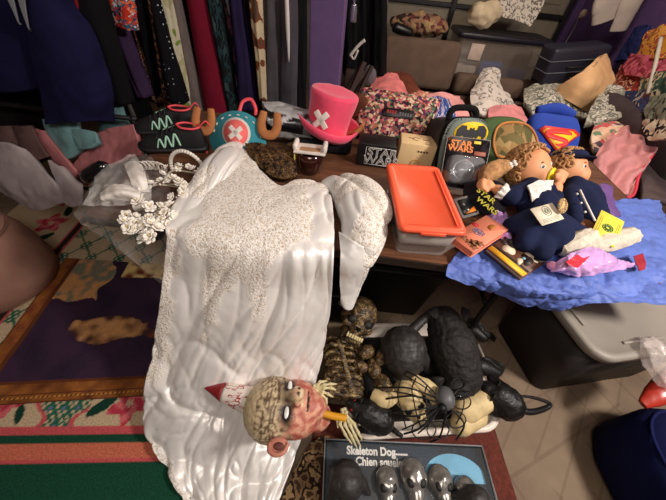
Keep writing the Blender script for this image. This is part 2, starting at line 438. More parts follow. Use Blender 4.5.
def rug_paint(p):
    u, v = rl(p); w = .002*nz(p, 30); v += w if v > .02 else 0; u += w
    c = RC['beige']
    if v < 0:       # stripes towards the viewer
        t = -v
        if t < -vs_[1]: return RC['pink']
        if t < -vs_[2]: return RC['green']
        if t < -vs_[3]: return RC['salmon']
        if t < -vs_[4]: return RC['pink']
        return RC['green']
    if v < .012: return RC['pink']
    if ub[0] < u < ub[3]: return RC['band'] if ub[1] < u < ub[2] else RC['pink']
    if u <= ub[0]:
        for k in range(9): c = flower(u, v, ub[0]-.2+.05*math.sin(k*2.1), .15+k*.27, .1, c, k)
        for k in range(9):
            c = leaf(u, v, ub[0]-.12, .28+k*.27, .06, 1+k, c)
        return c
    k = math.floor((u-ub[3])/.62); fu = u-ub[3]-k*.62
    if v < .19:     # floral strip with scalloped frame, next to a latticed cartouche
        c = flower(u, v, ub[3]+k*.62+.16, .10, .085, c, k); c = flower(u, v, ub[3]+k*.62+.29, .115, .07, c, k+1)
        c = leaf(u, v, ub[3]+k*.62+.05, .09, .06, .7, c); c = leaf(u, v, ub[3]+k*.62+.36, .06, .04, 1.9, c); c = leaf(u, v, ub[3]+k*.62+.39, .12, .035, .3, c, 'blue')
        e = .44+.03*math.sin(v*45)
        if abs(fu-e) < .010 or abs(fu-(1.05-e)) < .010: return RC['pink']
        if e < fu < 1.05-e:
            if lattice(u, v, .055, .007): return RC['teal']
            if math.hypot((u*18) % 1-.5, (v*18) % 1-.5) < .26: return RC['blue']
        return c
    if lattice(u, v, .165, .012): return RC['teal']
    return c
rows = [[ro+ru*u+rv*v+Vector((0, 0, .013)) for u in (-1.15, -.3, .62)] for v in (-.62, .4, 1.7)]
o = sheet('rug', rows, paint_mat('rug_wool', .95, .28, 160, .6, 300, .05), nu=330, nv=400, thick=.011, wr=.001, paint=lambda u, v, p: rug_paint(p))
tag(o, 'floral beige rug with green and salmon border stripes on the floor at left', 'rug')
# brown mat under the boxed skeleton dog
bm_ = [Vector((.0, -.42, .006)), Vector((.86, -.42, .006)), Vector((.815, .42, .006)), Vector((.0, .42, .006))]
o = sheet('floor_mat', [[bm_[0], bm_[1]], [bm_[3], bm_[2]]], mat('maroon_mat', (98, 44, 34), .95, var=.3, vs=60, bs=.5, bscale=250), nu=20, nv=20, thick=.005, wr=.0005)
tag(o, 'thin maroon brown mat lying on the tan floor in front of the white bin', 'mat')

# ------------------------------------------------------------------ throw: printed cloth with a gilt picture-frame border
A_, B_, C_, D_ = P(-46, 408, .02), P(178, 394, .02), P(215, 268, .02), P(66, 258, .02)
TC = {k: S(v) for k, v in dict(gold=(152, 92, 40), gold2=(96, 50, 26), gold3=(196, 136, 62), dark=(44, 30, 52), dark2=(60, 38, 60), brown=(74, 44, 38), tan=(206, 150, 96), cream=(226, 196, 130), sage=(128, 124, 104), rust=(120, 60, 36)).items()}
def throw_paint(u, v, p):
    n = nz(p, 9, 2); n2 = nz(p, 22, 4)
    eu, ev = u*.72, v*.62
    if ev < .095:   # gilt border along the near edge
        t = ev/.095
        if .28 < t < .36: return TC['gold3'] if (p.x*55) % 1 < .55 else TC['gold2']
        if t < .06 or .45 < t < .5 or t > .9: return TC['gold2']
        return mixc(TC['gold'], TC['gold2'], cl(.35+n2*.9))
    if eu < .085:
        t = eu/.085
        if t < .08 or .8 < t: return TC['gold2']
        return mixc(TC['gold'], TC['rust'], cl(.5+n2))
    x, y = u, v
    c = mixc(TC['dark'], TC['dark2'], cl(.5+n*1.4))
    if x < .34+.08*n and y > .62+.1*n: c = mixc(TC['sage'], TC['tan'], cl(.5+2*n2+(.75-y)*3))
    if y > .82+.06*n and x > .42: c = mixc(TC['cream'], TC['rust'], cl(.35+1.8*n2))
    d = math.hypot((x-.5-.06*n2)/.21, (y-.43-.05*n)/.085)
    if d < 1: c = mixc(TC['tan'], TC['brown'], cl(d*d*.7+n2))
    d = math.hypot((x-.83)/.13, (y-.42+.04*n)/.05)
    if d < 1: c = mixc(TC['rust'], TC['brown'], cl(d+n2))
    return c
M1, M2 = (A_+D_)/2, (B_+C_)/2
o = sheet('printed_throw', [[A_, (A_*2+B_)/3, (A_+B_*2)/3, B_], [M1, (M1*2+M2)/3, (M1+M2*2)/3, M2], [D_, (D_*2+C_)/3, (D_+C_*2)/3, C_]],
          paint_mat('printed_weave', .8, .15, 90, .2, 300, .25), nu=230, nv=230, thick=.003, wr=.006, ws=5, seed=3, paint=throw_paint)
tag(o, 'dark purple printed throw with a gilt frame border, spread on the rug', 'throw')

# ------------------------------------------------------------------ long table
TY = R(-1.85); TF0 = P(78, 216, .74); tdx = Vector((math.cos(TY), math.sin(TY), 0)); tdy = Vector((-math.sin(TY), math.cos(TY), 0)); TL, TD = 2.24, .98
tc_ = TF0+tdx*(TL/2)+tdy*(TD/2)
tab = thing('folding_table', 'long dark wood-topped table crossing the middle of the room', 'table', (tc_.x, tc_.y, 0), rot=(0, 0, TY))
def wood_mat():
    m = bpy.data.materials.new('table_wood'); nt, b = nodes_of(m); tc = N(nt, 'ShaderNodeTexCoord'); mp = N(nt, 'ShaderNodeMapping'); mp.inputs['Scale'].default_value = (1.2, 18, 4)
    nt.links.new(tc.outputs['Object'], mp.inputs[0]); n = N(nt, 'ShaderNodeTexNoise'); n.inputs['Scale'].default_value = 2.4; n.inputs['Detail'].default_value = 9; n.inputs['Distortion'].default_value = .8
    nt.links.new(mp.outputs[0], n.inputs['Vector']); r = N(nt, 'ShaderNodeValToRGB'); r.color_ramp.elements[0].position = .3; r.color_ramp.elements[1].position = .72
    r.color_ramp.elements[0].color = (*S((74, 46, 32)), 1); r.color_ramp.elements[1].color = (*S((122, 82, 58)), 1)
    nt.links.new(n.outputs[0], r.inputs[0]); nt.links.new(r.outputs[0], b.inputs['Base Color']); b.inputs['Roughness'].default_value = .42; bump(nt, b, n.outputs[0], .05); return m
v, f = prism(rrect(TL-.01, TD-.01, .03), .03, .71, .003); mk('tabletop', v, f, wood_mat(), tab, smooth=False, world=False)
m_blk = mat('black_metal', (22, 22, 24), .5, .3)
ring_o = rrect(TL, TD, .035); ring_i = rrect(TL-.012, TD-.012, .03)
v, f = loft([[(*p, .708) for p in ring_i], [(*p, .708) for p in ring_o], [(*p, .7385) for p in ring_o], [(*p, .7385) for p in ring_i]], False, False)
mk('edge_band', v, f, mat('edge_band_brown', (40, 28, 22), .5), tab, smooth=False, world=False)
for sx in (-1, 1):
    for sy in (-1, 1):
        x = sx*(TL/2-.16) if sx < 0 else .54
        y = sy*(TD/2-.2)
        lg = mk('leg', *tube([(x, y, .70), (x+.01, y, .35), (x+.015, y+.01*sy, .02)], .014, 10), m_blk, tab, world=False)
        mk('foot', *ball((x+.015, y+.01*sy, .014), (.022, .022, .014), 12, 8), plastic('black_rubber', (18, 18, 18), .7), lg, world=False)
    mk('cross_bar', *tube([(x, -.29, .3), (x, .29, .3)], .011, 8), m_blk, tab, world=False)

# ------------------------------------------------------------------ clothes racks on the left
m_rail = mat('rail_steel', (130, 128, 126), .35, .8)
def rail(name, p0, p1, label):
    p0, p1 = Vector(p0), Vector(p1)
    t = thing(name, label, 'clothes rack', ((p0.x+p1.x)/2, (p0.y+p1.y)/2, 0))
    mk('rod', *tube([p0, p1], .014, 10), m_rail, t)
    for p in (p0, p1):
        u = mk('upright', *tube([(p.x, p.y, .03), (p.x, p.y, p.z+.02)], .013, 10), m_rail, t)
        mk('foot', *box((p.x, p.y, .018), (.05, .5, .03), .006), m_blk, u)
    return t
RZ = 1.66
rail('clothes_rack', (-2.55, 2.1, RZ), (-.37, 2.1, RZ), 'long steel clothes rack behind the table, filled with hanging garments')
rail('clothes_rack', (-2.6, 1.55, RZ), (PY(131, 110, 1.55).x, 1.55, RZ), 'steel clothes rack at the far left holding the navy jacket')
rail('clothes_rack', (-.28, 3.0, RZ), (.20, 3.0, RZ), 'short clothes rack with dark clothes just right of the purple post')
def hang(name, label, cat, y, t0, t1, b0, b1, pyb, m, dep=.12, fold=.10, folds=5, seed=0, group='garments hanging on the long rack', zt=None, paint=None, n=48, kind=None):
    """garment on a rail: left/right sight lines at the picture's top edge and at its hem"""
    A, B = PY(t0, 0, y), PY(t1, 0, y); C, D = PY(b0, pyb, y), PY(b1, pyb, y)
    zt = zt or RZ-.02; w0, w1 = abs(B.x-A.x)/2, abs(D.x-C.x)/2
    c0, c1 = (A+B)/2, (C+D)/2; k = (zt-c0.z)/(c0.z-c1.z); ct = c0+(c0-c1)*k*.4; ct.z = zt
    path = [ct, ct.lerp(c0, .5), c0, c0.lerp(c1, .5), c1]
    vf = tube(path, [w0*.35, w0*.8, w0, (w0+w1)/2, w1], n, 30, flat=max(.45, dep/2/max(w1, .01)), up=(0, 1, 0), fold=fold, folds=folds, seed=seed)
    o = mk(name, *vf, m, None, cols=[paint(p) for p in vf[0]] if paint else None)
    return tag(o, label, cat, group)
K = (14, 13, 16)
m_dk = cloth('black_cloth', K, .3); m_floral = ramp_mat('dark_floral_print', [(26, 20, 24), (120, 84, 60), (40, 24, 40), (150, 110, 78), (90, 30, 40)], 'noise', 26, bs=.2)
hang('dress', 'purple garment hanging on the long rack, leftmost of the coloured ones', 'clothing', 1.86, 101, 116, 140, 152, 95, cloth('purple_cloth', (66, 46, 76)), seed=1)
hang('blouse', 'brown print garment hanging right of the purple one', 'clothing', 2.0, 124, 140, 152, 164, 100, m_floral, seed=2)
hang('shirt', 'black garment between the brown print and the leopard print', 'clothing', 2.02, 136, 154, 159, 166, 104, m_dk, seed=3)
hang('scarf', 'narrow tan animal-print garment left of the polka dots', 'clothing', 1.97, 148, 155, 166, 174, 110, ramp_mat('leopard_print', [(40, 26, 20), (160, 116, 80), (120, 78, 52), (60, 38, 28)], 'voronoi', 75), seed=4, dep=.08)
hang('dress', 'black garment with small white polka dots', 'clothing', 1.90, 150, 160, 168, 188, 100, dot_mat('polka_dots', (12, 12, 18), (200, 200, 205), 38, .13), seed=5, fold=.06)
hang('dress', 'pale cream and green garment between polka dots and grey', 'clothing', 1.96, 156, 172, 177, 193, 104, ramp_mat('cream_green', [(196, 188, 150), (180, 172, 132), (206, 198, 170), (128, 148, 70)], 'noise', 7, bs=.1), seed=6)
hang('trousers', 'plain taupe grey garment left of the wine red one', 'clothing', 2.0, 171, 181, 193, 207, 120, cloth('taupe_cloth', (112, 100, 96)), seed=7, fold=.05)
hang('shirt', 'thin black garment squeezed beside the wine red one', 'clothing', 2.12, 178, 190, 199, 208, 110, m_dk, seed=8)
hang('dress', 'wide wine red garment hanging on the long rack', 'clothing', 2.0, 187, 207, 206, 230, 116, cloth('wine_cloth', (116, 22, 44), .12), seed=9, fold=.04, folds=4)
hang('leggings', 'black garment with teal streaks right of the wine red one', 'clothing', 2.02, 207, 222, 228, 240, 112, ramp_mat('teal_streaks', [(12, 14, 18), (16, 18, 22), (30, 54, 58), (12, 14, 18), (52, 70, 70)], 'noise', 30, stretch=(1, 1, .3)), seed=10)
hang('shirt', 'black garment with thin pink and grey streaks beside the navy one', 'clothing', 2.1, 221, 232, 236, 246, 110, ramp_mat('pink_streaks', [(14, 12, 16), (18, 14, 20), (100, 50, 66), (14, 12, 16), (110, 110, 120)], 'noise', 34, stretch=(1, 1, .25)), seed=11)
hang('dress', 'dark navy violet garment left of the cream floral one', 'clothing', 2.0, 230, 244, 240, 257, 108, cloth('navy_violet', (38, 30, 62)), seed=12)
hang('shirt', 'black garment between navy violet and cream floral', 'clothing', 2.08, 242, 254, 252, 264, 108, m_dk, seed=13)
hang('scarf', 'cream garment with brown and orange flowers', 'clothing', 1.96, 250, 262, 260, 267, 100, ramp_mat('cream_flowers', [(206, 186, 152), (206, 186, 152), (200, 180, 148), (120, 64, 40), (90, 70, 56)], 'noise', 11, bs=.1), seed=14, dep=.06)
hang('trousers', 'dark grey trousers left of the white striped pair', 'clothing', 2.02, 266, 282, 266, 281, 114, cloth('charcoal_knit', (76, 72, 76)), seed=15, fold=.14, folds=3)
hang('trousers', 'grey track trousers with a thin white side stripe', 'clothing', 2.0, 281, 297, 281, 297, 112, cloth('grey_jersey', (68, 64, 70)), seed=16, fold=.1, folds=3)
s0, s1 = PY(286.5, -4, 1.93), PY(289, 62, 1.93)
st = [o for o in bpy.data.objects if o.get('label', '').startswith('grey track')][0]
mk('side_stripe', *tube([s0, s0.lerp(s1, .5), s1], [.011, .011, .003], 8, 8), cloth('white_stripe', (206, 200, 196), .05), st)
hang('coat', 'black coat at the right end of the long rack, beside the purple post', 'clothing', 2.08, 296, 307, 295, 306, 108, m_dk, seed=17)
hang('coat', 'long black coat behind the navy jacket', 'clothing', 1.47, 66, 104, 104, 132, 100, m_dk, seed=18, dep=.12, fold=.06, group='garments at the far left')
hang('coat', 'black garment behind the shoes, under the prints', 'clothing', 1.9, 90, 118, 122, 150, 118, cloth('ink_cloth', (9, 8, 11)), seed=19, dep=.2, group='garments at the far left')
hang('shirt', 'bright orange and blue patterned garment above the purple one', 'clothing', 1.75, 111, 132, 115, 136, 26, ramp_mat('orange_blue_print', [(200, 60, 36), (226, 110, 70), (30, 40, 70), (190, 200, 210), (180, 44, 40), (40, 90, 120)], 'voronoi', 26, warp=.2), seed=20, dep=.1, group='garments at the far left')
hang('shirt', 'small red garment tip beside the navy jacket', 'clothing', 1.42, 64, 78, 68, 73, 11, cloth('red_cloth', (140, 28, 36)), seed=21, dep=.06, group='garments at the far left')
hang('coat', 'black textured garment hanging below the navy jacket front', 'clothing', 1.55, -40, 40, -6, 62, 128, cloth('black_boucle', (20, 16, 18), .5), seed=22, dep=.3, group='garments at the far left', fold=.05)

# navy suit jacket: two overlapping fronts, open over grey lapels
def jk(px, py, y): return PY(px, py, y)
m_navy = cloth('navy_suiting', (24, 22, 56), .25)
fr_r = [[(18, -70), (34, -72), (56, -66), (84, -46)], [(20, 0), (36, 0), (54, -1), (72, -2)], [(30, 34), (48, 34), (70, 32), (92, 30)], [(36, 72), (58, 74), (84, 72), (106, 68)], [(44, 100), (64, 102), (90, 98), (112, 92)], [(48, 124), (68, 122), (92, 120), (114, 121)]]
fy_r = [[1.27, 1.28, 1.30, 1.40], [1.27, 1.26, 1.29, 1.38], [1.27, 1.25, 1.28, 1.38], [1.27, 1.24, 1.27, 1.37], [1.27, 1.24, 1.26, 1.36], [1.27, 1.24, 1.26, 1.35]]
fr_l = [[(-72, -70), (-30, -75), (10, -72), (30, -70)], [(-80, -4), (-34, -4), (6, 0), (26, 2)], [(-84, 40), (-34, 44), (10, 46), (36, 46)], [(-84, 84), (-34, 90), (8, 92), (38, 88)]]
fy_l = [[1.36, 1.32, 1.31, 1.31], [1.36, 1.32, 1.30, 1.30], [1.36, 1.32, 1.30, 1.30], [1.36, 1.31, 1.30, 1.30]]
R1 = [[jk(p[0], p[1], y) for p, y in zip(a, b)] for a, b in zip(fr_r, fy_r)]; R2 = [[jk(p[0], p[1], y) for p, y in zip(a, b)] for a, b in zip(fr_l, fy_l)]
jt = thing('suit_jacket', 'navy blue suit jacket with grey lapels hanging at the upper left', 'clothing', (R1[-1][1].x, 1.35, .7))
sheet('jacket_front', R1, m_navy, jt, nu=50, nv=60, thick=.015, wr=.018, ws=4.5, seed=6)
sheet('jacket_front', R2, m_navy, jt, nu=40, nv=40, thick=.015, wr=.014, ws=4, seed=7)
for q in ([(-4, -22), (8, -2), (20, 24), (8, -22), (14, -2), (20, 24)], [(14, -20), (21, 6), (30, 30), (24, -20), (26, 4), (30, 30)]):
    L = [jk(x, y, 1.235) for x, y in q[:3]]; Q = [jk(x, y, 1.235) for x, y in q[3:]]
    sheet('lapel', [[a, b] for a, b in zip(L, Q)], cloth('grey_lapel', (128, 130, 134), .08), jt, nu=6, nv=12, thick=.006, wr=0)

# ------------------------------------------------------------------ wedding dress: lace bodice on the table, satin skirt hanging to the floor
def satin_lace():
    m = bpy.data.materials.new('satin_and_lace'); nt, b = nodes_of(m); tc = N(nt, 'ShaderNodeTexCoord'); L = nt.links.new
    a = N(nt, 'ShaderNodeAttribute'); a.attribute_name = 'Col'; sp = N(nt, 'ShaderNodeSeparateColor'); L(a.outputs['Color'], sp.inputs[0]); lace = sp.outputs[0]
    wn = N(nt, 'ShaderNodeTexNoise'); wn.inputs['Scale'].default_value = 40; L(tc.outputs['Object'], wn.inputs['Vector'])
    wa = N(nt, 'ShaderNodeMixRGB'); wa.blend_type = 'LINEAR_LIGHT'; wa.inputs[0].default_value = .02; L(tc.outputs['Object'], wa.inputs[1]); L(wn.outputs['Color'], wa.inputs[2])
    vo = N(nt, 'ShaderNodeTexVoronoi'); vo.inputs['Scale'].default_value = 52; L(wa.outputs[0], vo.inputs['Vector'])
    no = N(nt, 'ShaderNodeTexNoise'); no.inputs['Scale'].default_value = 130; no.inputs['Detail'].default_value = 3; L(tc.outputs['Object'], no.inputs['Vector'])
    sn = N(nt, 'ShaderNodeMath', operation='SINE'); ml = N(nt, 'ShaderNodeMath', operation='MULTIPLY'); ml.inputs[1].default_value = 22; L(vo.outputs['Distance'], ml.inputs[0]); L(ml.outputs[0], sn.inputs[0])
    h = N(nt, 'ShaderNodeMath', operation='MULTIPLY_ADD'); h.inputs[1].default_value = .11; L(sn.outputs[0], h.inputs[0]); L(no.outputs[0], h.inputs[2])
    r = N(nt, 'ShaderNodeValToRGB'); e = r.color_ramp.elements; e[0].position = .34; e[0].color = (*S((200, 180, 156)), 1); e[1].position = .5; e[1].color = (*S((244, 238, 231)), 1)
    L(h.outputs[0], r.inputs[0])
    mx = N(nt, 'ShaderNodeMixRGB'); mx.inputs[1].default_value = (*S((244, 240, 236)), 1); L(lace, mx.inputs[0]); L(r.outputs[0], mx.inputs[2]); L(mx.outputs[0], b.inputs['Base Color'])
    for sock, lo, hi in (('Roughness', .37, .6), ('Metallic', .26, 0.)):
        mr = N(nt, 'ShaderNodeMapRange'); mr.inputs['To Min'].default_value = lo; mr.inputs['To Max'].default_value = hi; L(lace, mr.inputs[0]); L(mr.outputs[0], b.inputs[sock])
    m2 = N(nt, 'ShaderNodeMath', operation='MULTIPLY'); L(h.outputs[0], m2.inputs[0]); L(lace, m2.inputs[1])
    bump(nt, b, m2.outputs[0], .9, .004)
    return m
m_dress = satin_lace()
drows = [
 [(206, 170), (228, 147), (247, 152), (262, 173), (280, 186), (297, 181), (316, 182), (328, 190)],
 [(186, 192), (208, 178), (235, 180), (258, 193), (279, 202), (298, 200), (318, 200), (332, 206)],
 [(168, 222), (195, 222), (222, 224), (250, 228), (275, 231), (298, 233), (318, 234), (334, 236)],
 [(167, 240), (192, 246), (221, 250), (250, 254), (275, 257), (298, 259), (318, 260), (333, 260)],
 [(165, 272), (189, 278), (219, 282), (248, 286), (273, 288), (297, 289), (317, 288), (331, 287)],
 [(162, 305), (187, 312), (217, 316), (246, 318), (270, 320), (293, 320), (313, 318), (328, 314)],
 [(155, 345), (182, 350), (212, 353), (240, 355), (264, 357), (286, 358), (306, 356), (322, 350)],
 [(147, 388), (175, 394), (204, 397), (232, 400), (254, 402), (276, 403), (296, 402), (311, 396)],
 [(144, 424), (170, 432), (198, 437), (225, 440), (247, 442), (267, 443), (286, 443), (301, 438)],
 [(160, 460), (181, 466), (203, 470), (225, 474), (244, 477), (261, 478), (276, 478), (289, 474)],
 [(186, 506), (200, 510), (215, 514), (230, 516), (244, 518), (256, 518), (266, 518), (274, 514)]]
dz = [.80, .81, .80, .765, .64, .52, .35, .19, .085, .045, .04]
bump_mid = [.0, .012, .012, .012, .01, .015, .02, .02, .02, .015, .01]
rows = []
for r, z, bm2 in zip(drows, dz, bump_mid):
    rows.append([P(p[0], p[1], z+bm2*math.sin(math.pi*i/(len(r)-1))) for i, p in enumerate(r)])
def crease(p, s, o, k=3.):
    """long sharp creases: thin bright ridges between flatter hollows"""
    return (1-abs(nz(p, s, o)))**k
def skirt_disp(u, v, p):
    # gathered folds start under the bodice and widen towards the hem, with crushed satin near the floor
    k = cl((v-.25)/.15); right = cl((u-.5)/.2)
    uu = u+.22*(v-.3)*cl((v-.3)*3)-.06*math.sin(v*5)
    q = Vector((uu*3.4+.3*nz(p, 2.5, 7), v*.7, 1.7))
    long_ = .018*(crease(q, 1.5, 3, 3)-.5) + .014*(crease(q*1.1+Vector((v*1.6, 0, 3)), 1.9, 8, 9)-.25) + .004*(crease(q*1.3+Vector((-v*1.2, 0, 1)), 2.0, 11, 9)-.25)
    gather = .0028*math.sin(u*70+3*nz(p, 6, 3))*right*cl((v-.24)/.04)*cl((.5-v)/.2)
    low = cl((v-.5)/.2)*cl((1.02-u)/.3+.35)
    w = Vector((nz(p, 5, 21), nz(p, 5, 22), 0))*.07
    q2 = Vector((p.x*1.2+p.y*.7, (p.y-p.x*.7+p.z*.7)*.8, p.z*.4))+w
    q3 = Vector((p.x*.5+p.y*1.1, (p.x*1.1-p.y*.5), p.z*.5))+w*1.4
    crush = (.024*(crease(q2, 3.6, 5, 9)-.25) + .018*(crease(q3, 4.6, 9, 11)-.2) + .006*(crease(q2*1.5+w, 7, 15, 10)-.2))*low
    bod = .006*(crease(p, 8, 4)-.5)*(1-k) + .010*(crease(Vector((p.x*.7+p.y, p.y-p.x, 0)), 8, 6, 7)-.3)*(cl((.22-u)/.15)+cl((u-.8)/.15)*cl((.3-v)/.05))*(1-k)
    return long_*k*(1-.3*low)+gather+crush+bod
def crease(p, s, o, k=3.):
    """long sharp creases: thin bright ridges between flatter hollows"""
    return (1-abs(nz(p, s, o)))**k
def lace_paint(u, v, p):
    n = .045*nz(p, 9, 1)+.03*nz(p, 24, 2)
    st = lambda d, w=.03: cl(d/w+.5)
    l = st(.25+.16*max(0, 1-abs(u-.33)/.40)+n-v)*(1-st(.12-u+n)*st(v-.16))
    l = max(l, st(.085*(1-(v-.3)/.34)+n-abs(u-(.30-.26*(v-.3))))*st(.58-v))
    l = max(l, st(.042+n*.6-abs(u-(.47+.14*(v-.3))))*st(.5-v))
    l = max(l, st(.08+n-u)*st(v-.22)*st(.68-v), st(.06+n-u)*st(v-.84)*.9)
    l *= 1-st(u-.80-.04*nz(p, 20, 5))*st(.25-v)*st(v-.05)*.9
    l *= 1-st(.15+n-u)*st(.2-v)*.9
    return (l, 0, 0)
dr = thing('wedding_dress', 'white satin and lace wedding dress laid over the table edge down to the floor', 'dress', P(230, 400, .02))
sheet('gown', rows, m_dress, dr, nu=120, nv=190, thick=.006, wr=.002, ws=22, seed=2, disp=skirt_disp, paint=lace_paint)
mk('jewel', *ball(P(236, 267, .715)+Vector((0, -.012, .012)), .005, 10, 6), mat('rhinestone', (250, 250, 255), .05, .6), dr)
def puff(path, r, flat, seed, n=72, steps=70, fold=1., lace=.55, side=0):
    v, f = tube(path, r, n, steps, flat=flat, fold=.03, folds=3, seed=seed)
    out = []; ax0 = Vector(path[0]); ad = (Vector(path[-1])-ax0).normalized()
    me = bmesh.new(); bv = [me.verts.new(p) for p in v]
    for x in f:
        try: me.faces.new([bv[i] for i in x])
        except ValueError: pass
    me.normal_update()
    for b in bv:
        p = b.co; t = (p-ax0).dot(ad); q = p-ad*(t*.72)+Vector((nz(p, 6, seed), nz(p, 6, seed+1), 0))*.03
        out.append(p+b.normal*fold*(.020*(crease(q, 7.5, seed, 8)-.25)+.009*(crease(q, 15, seed+3, 9)-.2)))
    me.free()
    return (out, f), [(1. if nz(p, 9, seed+9)+side*(p.x-ax0.x)*6 > lace else 0., 0, 0) for p in out]
# near sleeve: full puff on the table, its cuff hanging over the edge
vf, c = puff([P(322, 186, .79), P(340, 186, .80), P(356, 194, .81), P(366, 212, .81), P(364, 236, .79), P(357, 262, .72)], [.02, .062, .088, .092, .070, .050], .62, 2, lace=.55, side=1)
mk('sleeve', *vf, m_dress, dr, cols=c)
cuff = [[P(340, 232, .79), P(352, 240, .80), P(364, 246, .79), P(375, 240, .78)], [P(341, 258, .745), P(350, 264, .735), P(360, 266, .73), P(370, 262, .74)], [P(340, 285, .63), P(347, 290, .61), P(354, 290, .61), P(360, 284, .63)], [P(343, 302, .555), P(346, 308, .54), P(350, 308, .54), P(353, 300, .56)]]
sheet('cuff', cuff, m_dress, dr, nu=30, nv=46, thick=.012, wr=.006, ws=14, seed=9, paint=lambda u, v, p: (1 if u > .8 and v > .3 else 0, 0, 0))
# far sleeve: lies folded on the left of the bodice
vf, c = puff([P(236, 143, .79), P(226, 156, .815), P(211, 176, .815), P(197, 196, .80), P(184, 214, .79), P(178, 228, .775)], [.03, .06, .058, .055, .045, .03], .5, 5, lace=.25)
mk('sleeve', *vf, m_dress, dr, cols=c)

# ------------------------------------------------------------------ rubber zombie mask lying on the skirt
def skirt_z(px, py):
    tab_ = [(240, .775), (280, .65), (316, .53), (354, .37), (398, .21), (440, .105), (474, .06), (516, .05)]
    for (a, za), (b, zb) in zip(tab_, tab_[1:]):
        if a <= py <= b: return za+(zb-za)*(py-a)/(b-a)
    return .05
crown, chin = P(243, 405, .29), P(324, 409, .29)      # top of the head points left, chin right
ax = (chin-crown).normalized()                         # from crown to chin
nf = (Vector((0, .12, 1)) - ax*Vector((0, .12, 1)).dot(ax)).normalized()   # face looks up at the viewer
sd = ax.cross(nf)                                      # towards the far ear
HC = (crown+chin)/2; HL = (chin-crown).length
def HP(a, s_, f): return HC + ax*(a*HL) + sd*(s_*HL) + nf*(f*HL)      # head space: along, side, out
mk_ = thing('rubber_mask', 'bald rubber zombie mask with red face and white eyes lying on the white skirt', 'mask', HC)
hrot = Matrix((ax, sd, nf)).transposed().to_euler()
HB = [xf(ball((0, 0, 0), (HL*.37, HL*.385, HL*.36), 24, 16), HP(-.13, 0, -.08), hrot),
      xf(ball((0, 0, 0), (HL*.36, HL*.34, HL*.27), 24, 16), HP(.13, 0, -.03), hrot),
      xf(ball((0, 0, 0), (HL*.18, HL*.17, HL*.16), 20, 12), HP(.35, 0, .04), hrot),
      xf(ball((0, 0, 0), (HL*.05, HL*.26, HL*.06), 20, 12), HP(-.02, 0, .22), hrot),
      capsule(HP(-.0, 0, .26), HP(.17, 0, .38), HL*.05, HL*.085),
      ball(HP(.18, .065, .29), HL*.05), ball(HP(.18, -.065, .29), HL*.05),
      capsule(HP(.12, .18, .14), HP(.14, .10, .2), HL*.07, HL*.05), capsule(HP(.12, -.18, .14), HP(.14, -.10, .2), HL*.07, HL*.05),
      capsule(HP(.27, -.10, .17), HP(.27, .10, .17), HL*.04, HL*.04), capsule(HP(.325, -.07, .17), HP(.325, .07, .17), HL*.045, HL*.045),
      capsule(HP(.3, .0, -.2), HP(.42, 0, -.22), HL*.2, HL*.19)]
MC = {k: S(v) for k, v in dict(scalp=(206, 184, 148), scab=(96, 76, 58), red=(180, 84, 74), red2=(222, 158, 132), bone=(224, 198, 158), black=(40, 26, 24), green=(168, 168, 104)).items()}
def hl(p): d = Vector(p)-HC; return d.dot(ax)/HL, d.dot(sd)/HL, d.dot(nf)/HL
def mask_paint(p):
    a, s_, f = hl(p); n = nz(p, 45, 1); n2 = nz(p, 100, 2)
    c = mixc(MC['scalp'], MC['scab'], cl(.0+(.5 if a < -.3 else 2.5)*max(0, ridge(p, 48, 3)-.55)+n2*.35))
    k = cl((a-.0+.16*n)*9)*.85
    c = mixc(c, mixc(MC['red'], MC['red2'], cl(.5+n*2.2)), k)
    if f > .22 and abs(s_) < .085 and a > -.03 and a < .24: c = mixc(c, MC['bone'], cl(.8+n))
    for q in (-1, 1):
        d = math.hypot((a-.055)/.12, (s_-q*.15)/.17)
        if d < 1 and f > .05: c = mixc(MC['black'], c, cl(d*1.7-.7))
        if math.hypot((a-.185)/.022, (s_-q*.03)/.02) < 1: c = MC['black']
    if abs(a-.298) < .012 and abs(s_) < .12 and f > .05: c = MC['black']
    if -.24 < a < -.03 and f > .0:
        for k_ in (-.20, -.155, -.11, -.07):
            if abs(a-k_-.015*math.cos(s_*13)-.008*n) < .007: c = MC['scab']
    if a < -.42: c = mixc(c, MC['green'], .7)
    return c
organic('face', HB, paint_mat('mask_rubber', .5, .15, 130, .35, 130, .4), .0055, 3, mk_, .0022, 60, 4, mask_paint)
m_eye = mat('milky_eye', (232, 230, 226), .15, coat=.4)
for q in (-1, 1):
    mk('eye', *xf(ball((0, 0, 0), (HL*.028, HL*.066, HL*.016), 16, 10), HP(.06, q*.15, .226), hrot), m_eye, mk_)
er = mk('ear', *merge(xf(ball((0, 0, 0), (HL*.12, HL*.085, HL*.035), 20, 12), HP(.0, .43, .05), hrot), tube([HP(-.09, .41, .08), HP(-.08, .49, .08), HP(.0, .525, .08), HP(.08, .49, .08), HP(.11, .41, .08)], [HL*.022, HL*.026, HL*.026, HL*.024, HL*.02], 10, 20)), mat('ear_rubber', (186, 120, 100), .5, var=.25), mk_)
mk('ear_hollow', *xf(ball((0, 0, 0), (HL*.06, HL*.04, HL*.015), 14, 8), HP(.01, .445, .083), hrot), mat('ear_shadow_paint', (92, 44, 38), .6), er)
# tan tube at the mouth
tag(mk('foam_cigar', *tube([P(322, 413, .30), P(333, 416, .295), P(346, 418, .29)], [.0125, .0125, .0125], 14, 8), mat('mustard_foam', (214, 150, 26), .6)), 'mustard yellow tube sticking out of the zombie mask mouth', 'prop cigar')
